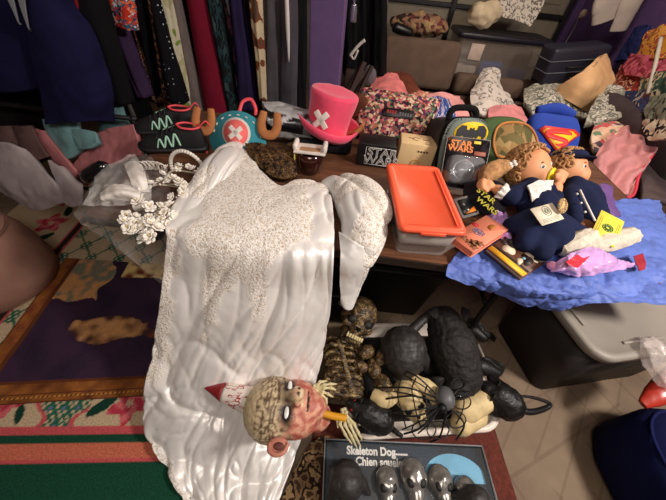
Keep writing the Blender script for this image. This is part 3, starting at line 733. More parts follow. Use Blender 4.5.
# blood-streaked cone with a red tip, lying on the skirt to the left of the mask
c0, c1, c2, c3 = P(205, 388, .262), P(224, 392, .262), P(225, 392.3, .262), P(256, 402, .262)
cn = thing('prop_horn', 'white cone with red tip and blood streaks behind the zombie mask', 'horn', (c0+c3)/2)
mk('tip', *tube([c0, c1], [.003, .036], 18, 6), mat('dark_red_paint', (140, 32, 36), .5, var=.15), cn)
mk('shaft', *tube([c2, c3], [.036, .052], 24, 8), ramp_mat('blood_streaked_white', [(226, 214, 204), (226, 214, 204), (222, 208, 200), (222, 210, 202), (160, 50, 54), (226, 214, 204)], 'noise', 20, .4, (1, 4, 1), 0), cn)

# ------------------------------------------------------------------ things on the table
ZT = .742
def W(px, py, z=ZT): return P(px, py, z)
def place_local(name, label, cat, p, rot, group=None): return thing(name, label, cat, p, group, rot)
def lp(parent, name, vf, m, smooth=True, cols=None): return mk(name, vf[0], vf[1], m, parent, smooth, cols, world=False)
def quadframe(bl, br, tl):
    """root rotation + size for a flat thing given three corners"""
    x = (br-bl).normalized(); y = (tl-bl); w = (br-bl).length; y = (y-x*y.dot(x)); h = y.length; y.normalize(); z = x.cross(y)
    return Matrix((x, y, z)).transposed().to_euler(), w, h

# --- sneakers
m_shoe = mat('black_knit', (17, 16, 19), .75, bs=.4, bscale=260); m_sole = plastic('black_foam', (28, 27, 30), .55); m_coral = mat('coral_trim', (236, 82, 92), .55); m_mint = mat('mint_print', (168, 214, 190), .5)
def sneaker(label, p, rz):
    t = thing('sneaker', label, 'shoe', p, 'black sneakers with mint zigzag marks', (0, 0, rz))
    def sec(x, z0, h, w): return [(x, w*math.cos(a), z0+(h*math.sin(a) if math.sin(a) > 0 else .006*math.sin(a))) for a in [2*math.pi*j/28 for j in range(28)]]
    prof = [(-.145, .012, .018), (-.13, .03, .036), (-.10, .048, .045), (-.05, .064, .046), (0, .085, .042), (.05, .098, .038), (.10, .092, .036), (.13, .088, .032), (.143, .07, .02)]
    lp(t, 'upper', loft([sec(x, .02, h, w) for x, h, w in prof]), m_shoe)
    lp(t, 'sole', loft([[(x*1.03, y*1.12, z) for x, y, z in [(x, w*math.cos(2*math.pi*j/28), .018+.018*math.sin(2*math.pi*j/28)) for j in range(28)]] for x, h, w in prof]), m_sole)
    lp(t, 'collar', tube([(.035, .0, .121), (.06, .027, .117), (.105, .026, .112), (.132, 0, .112), (.105, -.026, .112), (.06, -.027, .117)], .0048, 8, 40, closed=True), m_coral)
    lp(t, 'pull_tab', tube([(.13, 0, .112), (.16, .006, .135), (.172, .008, .105), (.152, .004, .085)], .006, 8, 14, flat=.5), m_coral)
    for k in range(4): lp(t, 'lace', tube([(-.055+k*.024, -.03, .068+k*.011), (-.05+k*.024, 0, .083+k*.012), (-.045+k*.024, .03, .068+k*.011)], .0035, 6, 8), m_sole)
    zz = [(-.055, .052, .035), (-.04, .04, .07), (-.025, .052, .037), (-.008, .037, .082), (.008, .05, .04), (.026, .034, .092), (.042, .046, .044)]
    for sgn in (1, -1): lp(t, 'zigzag_mark', tube([(x, sgn*(y*.93+.001), z) for x, y, z in zz], .0045, 6, 40, flat=.6), m_mint)
    lp(t, 'zigzag_mark', tube([(-.075, .0, .070), (-.062, .026, .068), (-.052, -.005, .08), (-.038, .03, .076), (-.026, .0, .094), (-.012, .03, .089), (.002, 0, .104), (.016, .03, .10)], .0045, 6, 48), m_mint)
    lp(t, 'leaping_cat_mark', merge(tube([(-.118, -.012, .052), (-.108, .0, .056), (-.098, .012, .06)], .004, 6, 8), tube([(-.108, .0, .056), (-.102, -.014, .057)], .003, 6, 5), tube([(-.098, .012, .06), (-.112, .018, .052)], .0028, 6, 5)), mat('orange_red_print', (226, 70, 44), .5))
    return t
sneaker('black sneaker with coral pull tab, nearer of the pair beside the teal headband', W(176, 150), R(12))
sneaker('black sneaker with coral collar, farther of the pair under the hanging clothes', W(168, 132), R(20))

# --- teal headband with brown antlers
o_ = W(238, 156)
hb = thing('costume_headband', 'teal plush headband with pink cross disc and two brown antlers', 'headband', o_, None, (R(58), 0, R(-2)))
m_teal = mat('teal_plush', (54, 138, 152), .9, bs=.3); m_brown = mat('tan_plush', (176, 112, 66), .9, bs=.3); m_wht = mat('offwhite_felt', (224, 216, 208), .85)
RB = .118
arc = [(RB*1.12*math.cos(R(a)), .075+RB*math.sin(R(a))) for a in range(-40, 221, 8)]
lp(hb, 'panel', prism(arc, .02, 0, .004), m_teal)
lp(hb, 'disc_rim', xf(prism([(.066*math.cos(a), .066*math.sin(a)) for a in [2*math.pi*i/36 for i in range(36)]], .006, 0, .002), (-.004, .098, .02)), m_wht)
lp(hb, 'disc', xf(prism([(.056*math.cos(a), .056*math.sin(a)) for a in [2*math.pi*i/36 for i in range(36)]], .006, 0, .002), (-.004, .098, .025)), mat('salmon_felt', (238, 112, 108), .85))
for s_ in (1, -1): lp(hb, 'cross_bar', box((-.004, .098, .033), (.072, .02, .005), .001, (0, 0, s_*R(42))), m_wht)
for k in range(9):
    a = R(8+k*20.5); lp(hb, 'stitch', box((.108*math.cos(a), .083+.092*math.sin(a), .021), (.012, .005, .004), .001, (0, 0, a+R(90))), m_wht)
for s_ in (-1, 1):
    x = s_*.150-.006; yo = .018 if s_ > 0 else 0
    lp(hb, 'antler', tube([(x-.030, .185+yo, .02), (x-.036, .13+yo, .024), (x-.02, .092+yo, .026), (x+.02, .092+yo, .026), (x+.036, .13+yo, .024), (x+.030, .185+yo, .02)], [.016, .020, .021, .021, .020, .016], 12, 30, flat=.6), m_brown)
lp(hb, 'strap', tube([(.0, .19, .008), (.01, .235, .0), (.045, .25, -.005), (.07, .215, .002), (.075, .185, .008)], .008, 8, 22, flat=.5), m_coral)
lp(hb, 'strap', tube([(-.15, .02, .004), (-.142, -.03, .004), (-.125, -.07, .004)], .007, 8, 10, flat=.5), m_coral)

# --- shiny silver and black pouch behind the headband
p0, p1 = W(262, 128), W(326, 140)
vf = sheet_vf([[P(262, 106, .88), P(292, 110, .87), P(322, 120, .85)], [P(266, 118, .88), P(294, 122, .87), P(324, 130, .84)], [P(268, 130, .82), P(294, 133, .81), P(321, 138, .79)], [P(270, 136, .765), P(294, 138, .77), P(318, 142, .765)]], 60, 50, .03, .012, 11, 4,
    paint=lambda u, v, p: S((186, 184, 184)) if (v < .22+.1*math.sin(u*5) or .52 < v < .72 or abs(v-.36-.06*math.sin(u*9)) < .03) else (S((120, 122, 128)) if nz(p, 18, 3) > .22 else S((16, 16, 19))))
tag(mk('pouch', vf[0], vf[1], paint_mat('foil_vinyl', .28, .1, 30, 0, spec=.6, coat=.3), cols=vf[2]), 'crumpled black and silver glossy pouch behind the teal headband', 'pouch')

# --- dark brown lace heap
def lace_dark():
    return ramp_mat('black_gold_lace', [(22, 16, 12), (30, 22, 16), (96, 68, 38), (18, 14, 12), (130, 96, 58), (40, 28, 18)], 'noise', 55, .6, bs=.6, detail=5)
tag(sheet('lace_wrap', [[W(246, 146, .80), W(268, 147, .82), W(292, 145, .80)], [W(248, 154, .80), W(270, 156, .82), W(294, 156, .80)], [W(258, 166, .785), W(276, 169, .79), W(296, 170, .785)], [W(272, 178, .765), W(284, 180, .765), W(297, 178, .765)]], lace_dark(), nu=60, nv=50, thick=.02, wr=.012, ws=16, seed=8), 'crumpled black and gold lace wrap between the bridal dress and headband', 'lace wrap')

# --- dark bronze mug in a white card carrier
t = thing('boxed_mug', 'glossy dark bronze mug with a white card collar below the pink hat', 'mug', W(310, 171))
m_brz = mat('bronze_glaze', (62, 28, 22), .12, .35, var=.35, vs=22, coat=.6)
lp(t, 'mug', lathe([(.038, .0), (.046, .006), (.054, .03), (.056, .06), (.054, .095), (.05, .096), (.048, .03), (.0, .02)], 32, True, False), m_brz)
m_card = mat('white_card', (222, 210, 200), .7)
lp(t, 'card_collar', merge(box((0, 0, .105), (.135, .085, .008), .002), box((-.062, .0, .122), (.02, .07, .03), .008), box((.062, 0, .122), (.02, .07, .03), .008)), m_card)
lp(t, 'card_slot', box((0, -.012, .1105), (.085, .028, .004), .001), mat('kraft_slot', (168, 128, 92), .7))
lp(t, 'side_strip', box((-.064, -.02, .055), (.005, .03, .09), .001), mat('yellow_card', (206, 180, 92), .7))

# --- pink top hat
hp = W(326, 133, ZT+.06); hat = thing('top_hat', 'tall bright pink plush top hat with a white cross patch', 'hat', hp, None, (R(-4), R(9), 0))
m_pink = mat('pink_felt', (238, 74, 108), .92, var=.06, bs=.25, bscale=300, sheen=.3)
n = 48
def ring(r, z, e=0, ph=0): return [((r*(1+e*math.cos(2*a+ph)))*math.cos(a), (r*.95*(1-e*math.cos(2*a+ph)))*math.sin(a), z+.012*math.sin(2*a+.6)*(r > .13)) for a in [2*math.pi*j/n for j in range(n)]]
crown = [ring(r, z, e) for r, z, e in [(.104, .012, 0), (.101, .045, .02), (.101, .095, .03), (.106, .145, .03), (.113, .182, .03), (.111, .195, .03), (.101, .199, .02), (.072, .194, 0), (.03, .190, 0)]]
v, f = loft(crown); v, f = rough_up((v, f), .006, 12, 3); lp(hat, 'crown', (v, f), m_pink)
brim = [ring(r, z) for r, z in [(.10, .016), (.122, .01), (.142, .016), (.154, .036), (.157, .056), (.150, .062), (.143, .044), (.125, .026), (.10, .022)]]
lp(hat, 'brim', loft(brim, False, False), m_pink)
for s_ in (1, -1): lp(hat, 'cross_patch', xf(box((0, 0, 0), (.088, .026, .008), .002, (0, 0, s_*R(48)+R(6))), (-.036, -.0985, .088), (R(84), 0, R(-17))), m_wht)
lp(hat, 'ear', tube([(.11, .0, .03), (.15, -.02, .06), (.165, -.03, .10)], [.015, .028, .012], 12, 12, flat=.5), m_brown)
# the hat sits on a folded dark cloth
tag(mk('folded_cloth', *rough_up(box((hp.x, hp.y+.015, ZT+.032), (.27, .24, .062), .02, seg=4), .006, 12, 4), cloth('soot_cloth', (24, 22, 26))), 'dark folded cloth under the pink top hat', 'cloth')

# --- brown cap behind the hat
q = W(366, 132); tag(mk('knit_cap', *rough_up(ball((PY(361, 104, 1.64).x, 1.64, ZT+.10), (.085, .075, .10), 28, 18), .012, 14, 5), cloth('brown_knit', (92, 54, 38), .3)), 'rounded brown cloth cap between the pink hat and the patterned bag', 'cap')
q = W(357, 134); yb = thing('small_packet', 'small yellow and blue packet by the right side of the pink hat', 'packet', (q.x, q.y+.03, ZT))
lp(yb, 'packet_body', box((0, 0, .05), (.05, .02, .10), .003), mat('packet_yellow', (222, 178, 58), .5)); lp(yb, 'blue_band', box((0, -.008, .035), (.051, .008, .035), .002), mat('packet_blue', (40, 120, 190), .5))

# --- patterned tote bag
b0, b1 = W(354, 154), W(426, 160)
bag = thing('patterned_bag', 'soft bag covered in a busy multicoloured print with a black label', 'bag', ((b0+b1)/2)+Vector((0, .15, .01)), None, (R(-38), 0, R(-9)))
m_toki = ramp_mat('busy_sticker_print', [(206, 178, 146), (190, 84, 98), (50, 32, 40), (214, 192, 162), (150, 56, 74), (206, 124, 124), (74, 104, 76), (36, 28, 44), (120, 84, 70), (80, 44, 76), (170, 110, 76)], 'voronoi', 85, .7, bs=.2, warp=.006)
def sup(w, d, z, n=40, e=.5): return [(w/2*math.copysign(abs(math.cos(a))**e, math.cos(a)), d/2*math.copysign(abs(math.sin(a))**e, math.sin(a)), z) for a in [2*math.pi*j/n for j in range(n)]]
v, f = loft([sup(w, d, z) for w, d, z in [(.32, .13, .0), (.37, .16, .015), (.39, .17, .08), (.41, .155, .15), (.42, .12, .205), (.42, .08, .235), (.40, .045, .243)]])
lp(bag, 'bag_body', rough_up((v, f), .010, 13, 6), m_toki)
lp(bag, 'label_plate', box((.015, -.0865, .12), (.155, .010, .042), .003, (R(4), R(-2), 0)), mat('black_label', (18, 14, 16), .35))
mr_, mg_ = mat('label_red', (150, 40, 46), .4), mat('label_grey', (104, 96, 98), .4)
for k in range(4): lp(bag, 'label_mark', box((-.04+k*.013, -.0925, .121-k*.0004), (.009, .003, .017), .001), mr_)
for k in range(5): lp(bag, 'label_mark', box((.024+k*.013, -.0925, .119-k*.0004), (.009, .003, .016), .001), mg_)

# --- STAR WARS black box
b0, b1 = W(355, 165), W(393, 169)
sw = thing('black_box', 'small black box with outlined white lettering beside the cream box', 'box', (b0+b1)/2+Vector((0, .055, 0)), None, (0, 0, R(-3)))
m_blkbox = mat('black_box_card', (20, 18, 20), .4); m_ltr = mat('white_print', (226, 222, 216), .5)
lp(sw, 'box_body', box((0, 0, .055), (.175, .11, .11), .003), m_blkbox)
for s_, z in (('STAR', .073), ('WARS', .033)):
    o = text(s_, .052, m_ltr, 'lettering', sw, (.028, -.0555, z), (R(90), 0, 0), .0008, 1.12, bold=.0012); o2 = text(s_, .052, m_blkbox, 'lettering_fill', sw, (.028, -.0567, z), (R(90), 0, 0), .0006, 1.12, bold=-.0012)
fr = [((-.048, .012), (.086, .012)), ((-.048, .096), (.086, .096)), ((-.048, .012), (-.048, .096)), ((.086, .012), (.086, .096))]
lp(sw, 'outline', merge(*[tube([(a[0], -.0556, a[1]), (c[0], -.0556, c[1])], .001, 6, 2) for a, c in fr]), m_ltr)

# --- cream box
b0, b1 = W(395, 167), W(431, 170)
cb = thing('cream_box', 'cream coloured cardboard box behind the orange lidded bin', 'box', (b0+b1)/2+Vector((0, .055, 0)), None, (0, 0, R(-4)))
m_cream = mat('cream_card', (232, 198, 146), .6, var=.04)
lp(cb, 'box_body', box((0, 0, .06), (.165, .11, .12), .003), m_cream)
mo = mat('brown_print', (86, 62, 48), .6)
lp(cb, 'top_mark', merge(tube([(-.01+.03*math.cos(a)*.6, .0+.014*math.sin(a), .1206) for a in [R(20+k*30) for k in range(10)]], .0014, 6, 24), box((.035, 0, .1206), (.03, .004, .001), 0), box((-.035, .004, .1206), (.025, .004, .001), 0)), mo)
lp(cb, 'front_print', merge(*[box((.005+k*.013, -.0555, .088), (.008, .002, .008), 0) for k in range(4)]), mo)
lp(cb, 'front_logo', tube([(-.018, -.0555, .02), (-.01, -.0555, .042), (.008, -.0555, .044), (.02, -.0555, .036), (.024, -.0555, .018)], .004, 6, 16, flat=.4), mat('amber_print', (206, 140, 30), .6))

# --- clear bin with orange lid
c = [W(398, 250), W(456, 252)]
l0, l1, l2 = P(397, 229, .87), P(466, 234, .87), P(388, 163, .87)
rot, w, h = quadframe(l0, l1, l2)
ce = l0+(l1-l0)*.5+(l2-l0)*.5
ob = thing('storage_bin', 'small clear plastic bin with a bright orange lid on the table', 'storage bin', (ce.x, ce.y, ZT), None, (0, 0, rot.z))
m_or = plastic('orange_plastic', (248, 98, 64), .38, .03)
zl = .128
def rr3(w, d, r, z): return [(*p, z) for p in rrect(w, d, r)]
lp(ob, 'lid', loft([rr3(w-.006, h-.006, .022, zl-.014), rr3(w, h, .024, zl-.013), rr3(w, h, .024, zl-.002), rr3(w-.008, h-.008, .022, zl+.003), rr3(w-.034, h-.05, .016, zl+.003), rr3(w-.042, h-.058, .014, zl-.003)]), m_or)
lp(ob, 'lid_ridge', merge(box((w/2-.026, 0, zl+.0015), (.006, h-.07, .005), .002), box((0, -h/2+.001, zl-.012), (.08, .008, .012), .002)), m_or)
m_clr = mat('clear_tub', (214, 204, 196), .18, var=.03, alpha=.42)
lp(ob, 'tub', loft([rr3(w-.05, h-.055, .02, .004), rr3(w-.046, h-.05, .022, .0), rr3(w-.022, h-.026, .022, zl-.016), rr3(w-.028, h-.032, .02, zl-.016), rr3(w-.054, h-.06, .018, .008)]), m_clr)
lp(ob, 'contents', rough_up(box((0, 0, .05), (w-.075, h-.09, .075), .02, seg=5), .012, 22, 3), mat('pale_contents', (150, 136, 124), .8, var=.35, vs=16))

# --- bat-emblem lunch bag
b0, b1 = W(431, 174), W(476, 181)
bb = thing('character_bag', 'grey bag with a black carry handle and a yellow oval bat emblem', 'bag', (b0+b1)/2+Vector((.0, .07, 0)), None, (R(-20), 0, R(12)))
m_g1 = cloth('heather_grey', (124, 134, 128), .12); m_g2 = cloth('dark_grey_side', (66, 60, 56), .15); m_bk = cloth('black_webbing', (22, 21, 22))
BS = .87
front = [(BS*x_, BS*y_) for x_, y_ in [(-.118, 0), (.118, 0), (.126, .1), (.118, .20), (.092, .25), (.05, .268), (-.05, .268), (-.092, .25), (-.118, .20), (-.126, .1)]]
def smooth_pts(p, n=48):
    q = [Vector((a[0], a[1], 0)) for a in p]+[Vector((p[0][0], p[0][1], 0))]; return [(cr(q, i/n).x, cr(q, i/n).y) for i in range(n)]
fp = smooth_pts(front)
def up_(vf, y): return [Vector((v[0], y-v[2], v[1])) for v in vf[0]], vf[1]
lp(bb, 'bag_front', up_(prism(fp, .03, .05, .01), 0), m_g1)
lp(bb, 'bag_side', loft([[(x*.985, yy, z*.985) for x, z in fp] for yy in (-.052, .02, .09, .13)]), m_g2)
lp(bb, 'piping', tube([(x*1.01, -.05, z*1.005) for x, z in fp[::3]], .005, 6, 60, closed=True), m_bk)
for zz_ in (0,): lp(bb, 'carry_handle', tube([(-.062, -.01, .21), (-.064, -.01, .25), (-.038, -.01, .272), (.038, -.01, .272), (.064, -.01, .25), (.062, -.01, .21)], .014, 10, 30), m_bk)
lp(bb, 'emblem_oval', up_(prism([(.014+.082*math.cos(a), .172+.048*math.sin(a)) for a in [2*math.pi*i/40 for i in range(40)]], .004, .079), 0), mat('emblem_yellow', (246, 200, 30), .5))
bat = [(0, .020), (.006, .030), (.012, .030), (.014, .018), (.03, .02), (.033, .04), (.062, .042), (.084, .02), (.086, -.012), (.07, -.036), (.062, -.016), (.045, -.012), (.034, -.026), (.016, -.018), (0, -.05)]
bat = bat+[(-x, y) for x, y in bat[::-1][1:-1]]
lp(bb, 'bat_emblem', up_(prism([(.014+.83*x, .173+.78*y) for x, y in bat], .003, .083), 0), mat('emblem_black', (16, 15, 16), .5), smooth=False)

# --- blister pack
rot, w, h = quadframe(P(439, 186, .76), P(481, 191, .76), P(449, 136, .93))
bp = thing('blister_pack', 'black blister card with orange title and clear bubble leaning on the grey bag', 'toy package', P(439, 186, .76)*.5+P(481, 191, .76)*.5, None, rot)
m_bc = ramp_mat('space_print', [(16, 14, 18), (22, 18, 22), (44, 34, 38), (18, 16, 20), (110, 60, 36)], 'noise', 12, .35, bs=0)
lp(bp, 'card', xf(prism(rrect(w, h, .015), .003), (0, h/2, 0)), m_bc)
lp(bp, 'card_edge', tube([(x, y+h/2, .0015) for x, y in rrect(w, h, .015, 3)], .002, 6, 60, closed=True), mat('card_edge_grey', (130, 124, 120), .4))
m_ot = mat('orange_print', (236, 130, 32), .5)
text('STAR', .034, m_ot, 'lettering', bp, (-w*.16, h*.875, .004), sx=1.15, bold=.0008); text('WARS', .034, m_ot, 'lettering', bp, (-w*.16, h*.775, .004), sx=1.15, bold=.0008)
lp(bp, 'figure', merge(xf(lathe([(.0, 0), (.034, .004), (.036, .012), (.026, .02), (.0, .026)], 24, False, False), (-.005, h*.36, .006)), tube([(-.005+.045*math.cos(a), h*.36+.04*math.sin(a), .01) for a in [2*math.pi*k/10 for k in range(10)]], .006, 8, 30, closed=True)), mat('gunmetal', (120, 122, 128), .25, .6))
lp(bp, 'bubble', xf(loft([[(*p, 0.003) for p in rrect(w*.86, h*.58, .03)], [(*p, .03) for p in rrect(w*.82, h*.55, .03)], [(*p, .038) for p in rrect(w*.74, h*.48, .03)]], False), (0, h*.36, 0)), mat('clear_bubble', (226, 226, 230), .06, var=.02, alpha=.2, coat=1))
lp(bp, 'corner_mark', box((w*.2, h*.93, .004), (.03, .012, .002), .001), mat('yellow_print', (230, 200, 50), .5))
lp(bp, 'side_art', merge(xf(ball((0, 0, 0), (.022, .03, .004)), (w*.36, h*.3, .004)), box((w*.3, h*.72, .004), (.05, .018, .002), .001)), mat('rust_print', (150, 70, 40), .5))

# --- black folded garment with a yellow print
tag(sheet('folded_tee', [[W(464, 186, .80), W(490, 184, .83), W(506, 190, .80)], [W(464, 198, .79), W(486, 198, .82), W(503, 206, .79)], [W(470, 210, .765), W(488, 214, .77), W(500, 216, .765)]], cloth('black_tee', (24, 20, 26)), nu=24, nv=24, thick=.02, wr=.004, ws=10, seed=3), 'black folded T-shirt with olive lettering under the doll', 'T-shirt')
ts = [o for o in bpy.data.objects if o.name == 'folded_tee'][0]
rot, w, h = quadframe(W(472, 194, .822), W(496, 213, .797), W(478, 186, .835))
m_ol = mat('olive_print', (176, 164, 48), .7)
for k, s_ in enumerate(('STAR', 'WARS')):
    o = text(s_, .034, m_ol, 'lettering', ts, (0, 0, 0), sx=1.0, bold=.0008); o.rotation_euler = rot
    o.location = P(486+1*k, 196+10*k, .836-.022*k)-ts.location

# --- small grey pack with an orange wedge
rot, w, h = quadframe(P(462, 219, .76), P(479, 214, .77), P(456, 199, .80))
sp_ = thing('small_pack', 'small grey framed pack with an orange wedge beside the orange lid', 'packet', (P(462, 219, .76)+P(479, 214, .77))/2, None, rot)
lp(sp_, 'pack_body', xf(prism(rrect(w, h, .006), .012, -.006, .001), (0, h/2, 0)), mat('pack_grey', (128, 124, 120), .4))
lp(sp_, 'pack_window', xf(prism(rrect(w*.78, h*.78, .004), .003, .0055), (0, h/2, 0)), mat('pack_black', (24, 24, 26), .3))
lp(sp_, 'orange_wedge', prism([(-w*.3, h*.16), (w*.34, h*.16), (w*.3, h*.40)], .002, .0086), m_ot)

# --- coral notebook with stickers, thick, on top of a dark brown print book
def book(name, label, q, th, mcover, medge):
    tl, tr, br, bl = q; c_ = (tl+tr+br+bl)/4; ex = (br-bl+tr-tl)/4; ey = (tl-bl+tr-br)/4; ey = (ey-ex*ey.dot(ex)/ex.length_squared).normalized()*ey.length; bl, br, tl = c_-ex-ey, c_+ex-ey, c_-ex+ey; rot, w, h = quadframe(bl, br, tl)
    t = thing(name, label, 'book', bl*.5+br*.5, None, rot)
    lp(t, 'cover', merge(xf(prism(rrect(w, h, .005), .003, 0), (0, h/2, 0)), xf(prism(rrect(w, h, .005), .003, -th), (0, h/2, 0))), mcover)
    lp(t, 'pages', xf(box((0, 0, 0), (w-.006, h-.006, th-.004), .001), (0, h/2, -th/2+.0015)), medge)
    return t, w, h
m_cor = mat('coral_cover', (232, 134, 104), .6, var=.05)
t, w, h = book('notebook', 'coral pink notebook with leaf and flower pictures in front of the dolls', (P(456, 239, .80), P(482, 213, .80), P(513, 233, .80), P(467, 251, .80)), .022, m_cor, mat('coral_pages', (220, 116, 92), .7))
m_leaf = mat('brown_leaf_print', (130, 78, 46), .6); m_bl = mat('slate_print', (96, 104, 140), .6)
for x, y, r in ((-w*.38, h*.18, .013), (-w*.30, h*.30, .015), (-w*.36, h*.42, .012), (-w*.24, h*.16, .013), (-w*.34, h*.66, .012)): lp(t, 'leaf_picture', xf(prism([(r*(1+.25*math.cos(5*a))*math.cos(a), r*(1+.25*math.cos(5*a))*math.sin(a)) for a in [2*math.pi*i/30 for i in range(30)]], .001, .003), (x, y, 0)), m_leaf)
for k in range(6):
    a = k*math.pi/3; lp(t, 'flower_picture', tube([(-w*.02+.010*math.cos(a)+.008*math.cos(b_), h*.56+.014*math.sin(a)+.008*math.sin(b_), .0035) for b_ in [2*math.pi*i/8 for i in range(8)]], .0014, 5, 16, closed=True), m_bl)
lp(t, 'ladybird_picture', xf(prism([(.011*math.cos(a), .014*math.sin(a)) for a in [2*math.pi*i/20 for i in range(20)]], .001, .003), (w*.10, h*.88, 0)), mat('red_print', (176, 36, 40), .6))
lp(t, 'hill_picture', xf(prism(smooth_pts([(-.02, -.008), (.02, -.008), (.018, .006), (.004, .012), (-.014, .008)], 24), .001, .003), (w*.28, h*.44, 0)), mat('ochre_print', (188, 116, 50), .6))
t, w, h = book('picture_book', 'dark brown book with cream patches and a yellow edge, under the coral notebook', (P(481, 249, .782), P(512, 237, .782), P(546, 258, .778), P(527, 278, .775)), .012, mat('brown_cover', (104, 66, 46), .5), mat('page_edges', (196, 186, 160), .7))
lp(t, 'yellow_band', box((-w/2+.018, h/2, .0034), (.026, h*.96, .001), 0), mat('yellow_band_print', (236, 178, 40), .5)); lp(t, 'dark_band', box((-w/2+.036, h/2, .0036), (.012, h*.96, .001), 0), mat('dark_band_print', (36, 24, 24), .5))
for k, (x, y, a, b_, r_, nm) in enumerate(((.0, .7, .03, .02, .3, 'cream'), (.28, .30, .032, .018, .9, 'cream'), (-.12, .33, .018, .010, .2, 'cream'), (.24, .78, .024, .03, .4, 'dark'), (.06, .26, .026, .018, .6, 'dark'), (.36, .12, .022, .016, 0, 'dark'), (.1, .9, .02, .012, 0, 'dark'))):
    lp(t, 'cover_patch', xf(prism([(a*(1+.2*math.cos(3*q+k))*math.cos(q), b_*(1+.2*math.cos(3*q+k))*math.sin(q)) for q in [2*math.pi*i/24 for i in range(24)]], .001, .003+.0002*k), (x*w, y*h, 0), (0, 0, r_)), mat('cream_patch_print', (226, 206, 178), .5) if nm == 'cream' else mat('dark_patch_print', (44, 28, 26), .5))
for x, y in ((.25, .72), (.02, .33)): lp(t, 'blue_spot', xf(prism([(.007*math.cos(q), .006*math.sin(q)) for q in [2*math.pi*i/16 for i in range(16)]], .001, .0052), (x*w, y*h, 0)), mat('blue_spot_print', (120, 168, 190), .5))

# --- blue tissue paper spread on the table end and over its edge
m_tis = mat('blue_tissue', (88, 110, 184), .6, var=.12, vs=10, bs=.25, bscale=60)
trow = [[W(492, 222, .756), W(530, 212, .756), W(580, 206, .756), W(622, 198, .756), W(660, 200, .755)],
        [W(464, 246, .757), W(505, 246, .757), W(560, 244, .757), W(612, 234, .757), W(672, 226, .757)],
        [W(450, 262, .758), W(500, 268, .758), W(556, 276, .758), W(610, 274, .758), W(676, 262, .757)],
        [W(447, 268, .748), W(497, 282, .750), W(552, 294, .752), W(610, 290, .752), W(680, 285, .756)],
        [PY(446, 276, .628), PY(490, 294, .612), PY(548, 311, .602), PY(600, 303, .60), PY(676, 304, .60)]]
ti = sheet('tissue_paper', trow, m_tis, nu=170, nv=130, thick=.0012, wr=.004, ws=40, seed=5, rid=.85, disp=lambda u, v, p: .015*((1-abs(nz(p, 7, 4)))**5-.3)+.007*((1-abs(nz((p[0]*1.3+p[1], p[1]-p[0]*.4, p[2]), 15, 7)))**4-.35))
tag(ti, 'crumpled blue tissue paper spread under the dolls and hanging off the table edge', 'tissue paper')

# ------------------------------------------------------------------ two soft dolls lying on the tissue, heads towards the sofa
m_skin = mat('doll_skin', (226, 158, 112), .55, var=.05); m_dnavy = cloth('navy_corduroy', (28, 34, 62), .18); m_lacew = mat('white_lace', (228, 222, 214), .8, var=.12, vs=60, bs=.8, bscale=120)
m_yarn = mat('tan_yarn', (176, 130, 86), .95, var=.4, vs=60, bs=.9, bscale=110)
def face_marks(t, c, r, look, up, mouth=True):
    """eyes, brows and mouth on a doll head of radius r looking along 'look'"""
    look = look.normalized(); up = (up-look*up.dot(look)).normalized(); sd = look.cross(up)
    for q in (-1, 1):
        d = (look+sd*.42*q+up*.16).normalized(); e = c+d*r*.985
        z = d.to_track_quat('Z', 'Y').to_euler()
        w = mk('eye', *xf(ball((0, 0, 0), (.0105, .0085, .0035), 14, 8), e, z), mat('doll_eye_white', (236, 230, 226), .3), t)
        mk('iris', *xf(ball((0, 0, 0), (.0062, .0062, .003), 12, 8), e+d*.0024, z), mat('doll_iris', (70, 66, 76), .3), w)
        b0 = c+(d+up*.2-sd*.06).normalized()*r; b1 = c+(d+up*.25).normalized()*r*1.005; b2 = c+(d+up*.2+sd*.06).normalized()*r
        mk('brow', *tube([b0, b1, b2], .0022, 6, 8), mat('doll_brow', (150, 100, 60), .8), t)
    if mouth:
        m0 = [c+(look+sd*k-up*(.42+.08*(1-abs(k)*5))).normalized()*r*1.0 for k in (-.14, 0, .14)]
        mk('mouth', *tube(m0, .003, 6, 10), mat('doll_mouth', (196, 84, 76), .5), t)
def yarn_curls(name, t, c, r, look, up, m, n=70, cr_=.014, seed=1, cover=-.15):
    """short looped yarn over the back and top of a head"""
    rnd = random.Random(seed); bits = []
    look = look.normalized(); k = 0
    while k < n:
        d = Vector((rnd.uniform(-1, 1), rnd.uniform(-1, 1), rnd.uniform(-1, 1)))
        if d.length < .1 or d.length > 1: continue
        d.normalize()
        if d.dot(look) > .34-.5*max(0, -d.dot(up)) or d.z < -.75: continue
        p = c+d*r*1.03; a = d.orthogonal().normalized(); b = d.cross(a); k += 1
        ph = rnd.uniform(0, 6)
        bits.append(tube([p+(a*math.cos(ph+x)+b*math.sin(ph+x))*cr_*.8+d*cr_*(.2+.5*abs(math.sin(x*.7))) for x in (0, 1.4, 2.8, 4.2, 5.4)], .0052, 6, 12))
    return mk(name, *merge(*bits), m, t)
def hand_bits(c, fwd, up, s=1.0):
    """mitten-soft palm with four curled fingers and a thumb, as overlapping capsules"""
    fwd = fwd.normalized(); up = (up-fwd*up.dot(fwd)).normalized(); sd = fwd.cross(up); out = [ball(c, .021*s)]
    for k, l in ((-1.5, .8), (-.5, 1.), (.5, .95), (1.5, .75)):
        a = c+fwd*.012*s+sd*k*.0105*s; b = a+fwd*.018*s*l+up*.004*s; e = b+fwd*.006*s*l-up*.016*s*l
        out += [capsule(a, b, .0072*s, .0068*s), capsule(b, e, .0068*s, .0058*s)]
    a = c+sd*-.015*s; out.append(capsule(a, a+fwd*.016*s-sd*.012*s+up*.008*s, .0075*s, .006*s))
    return out

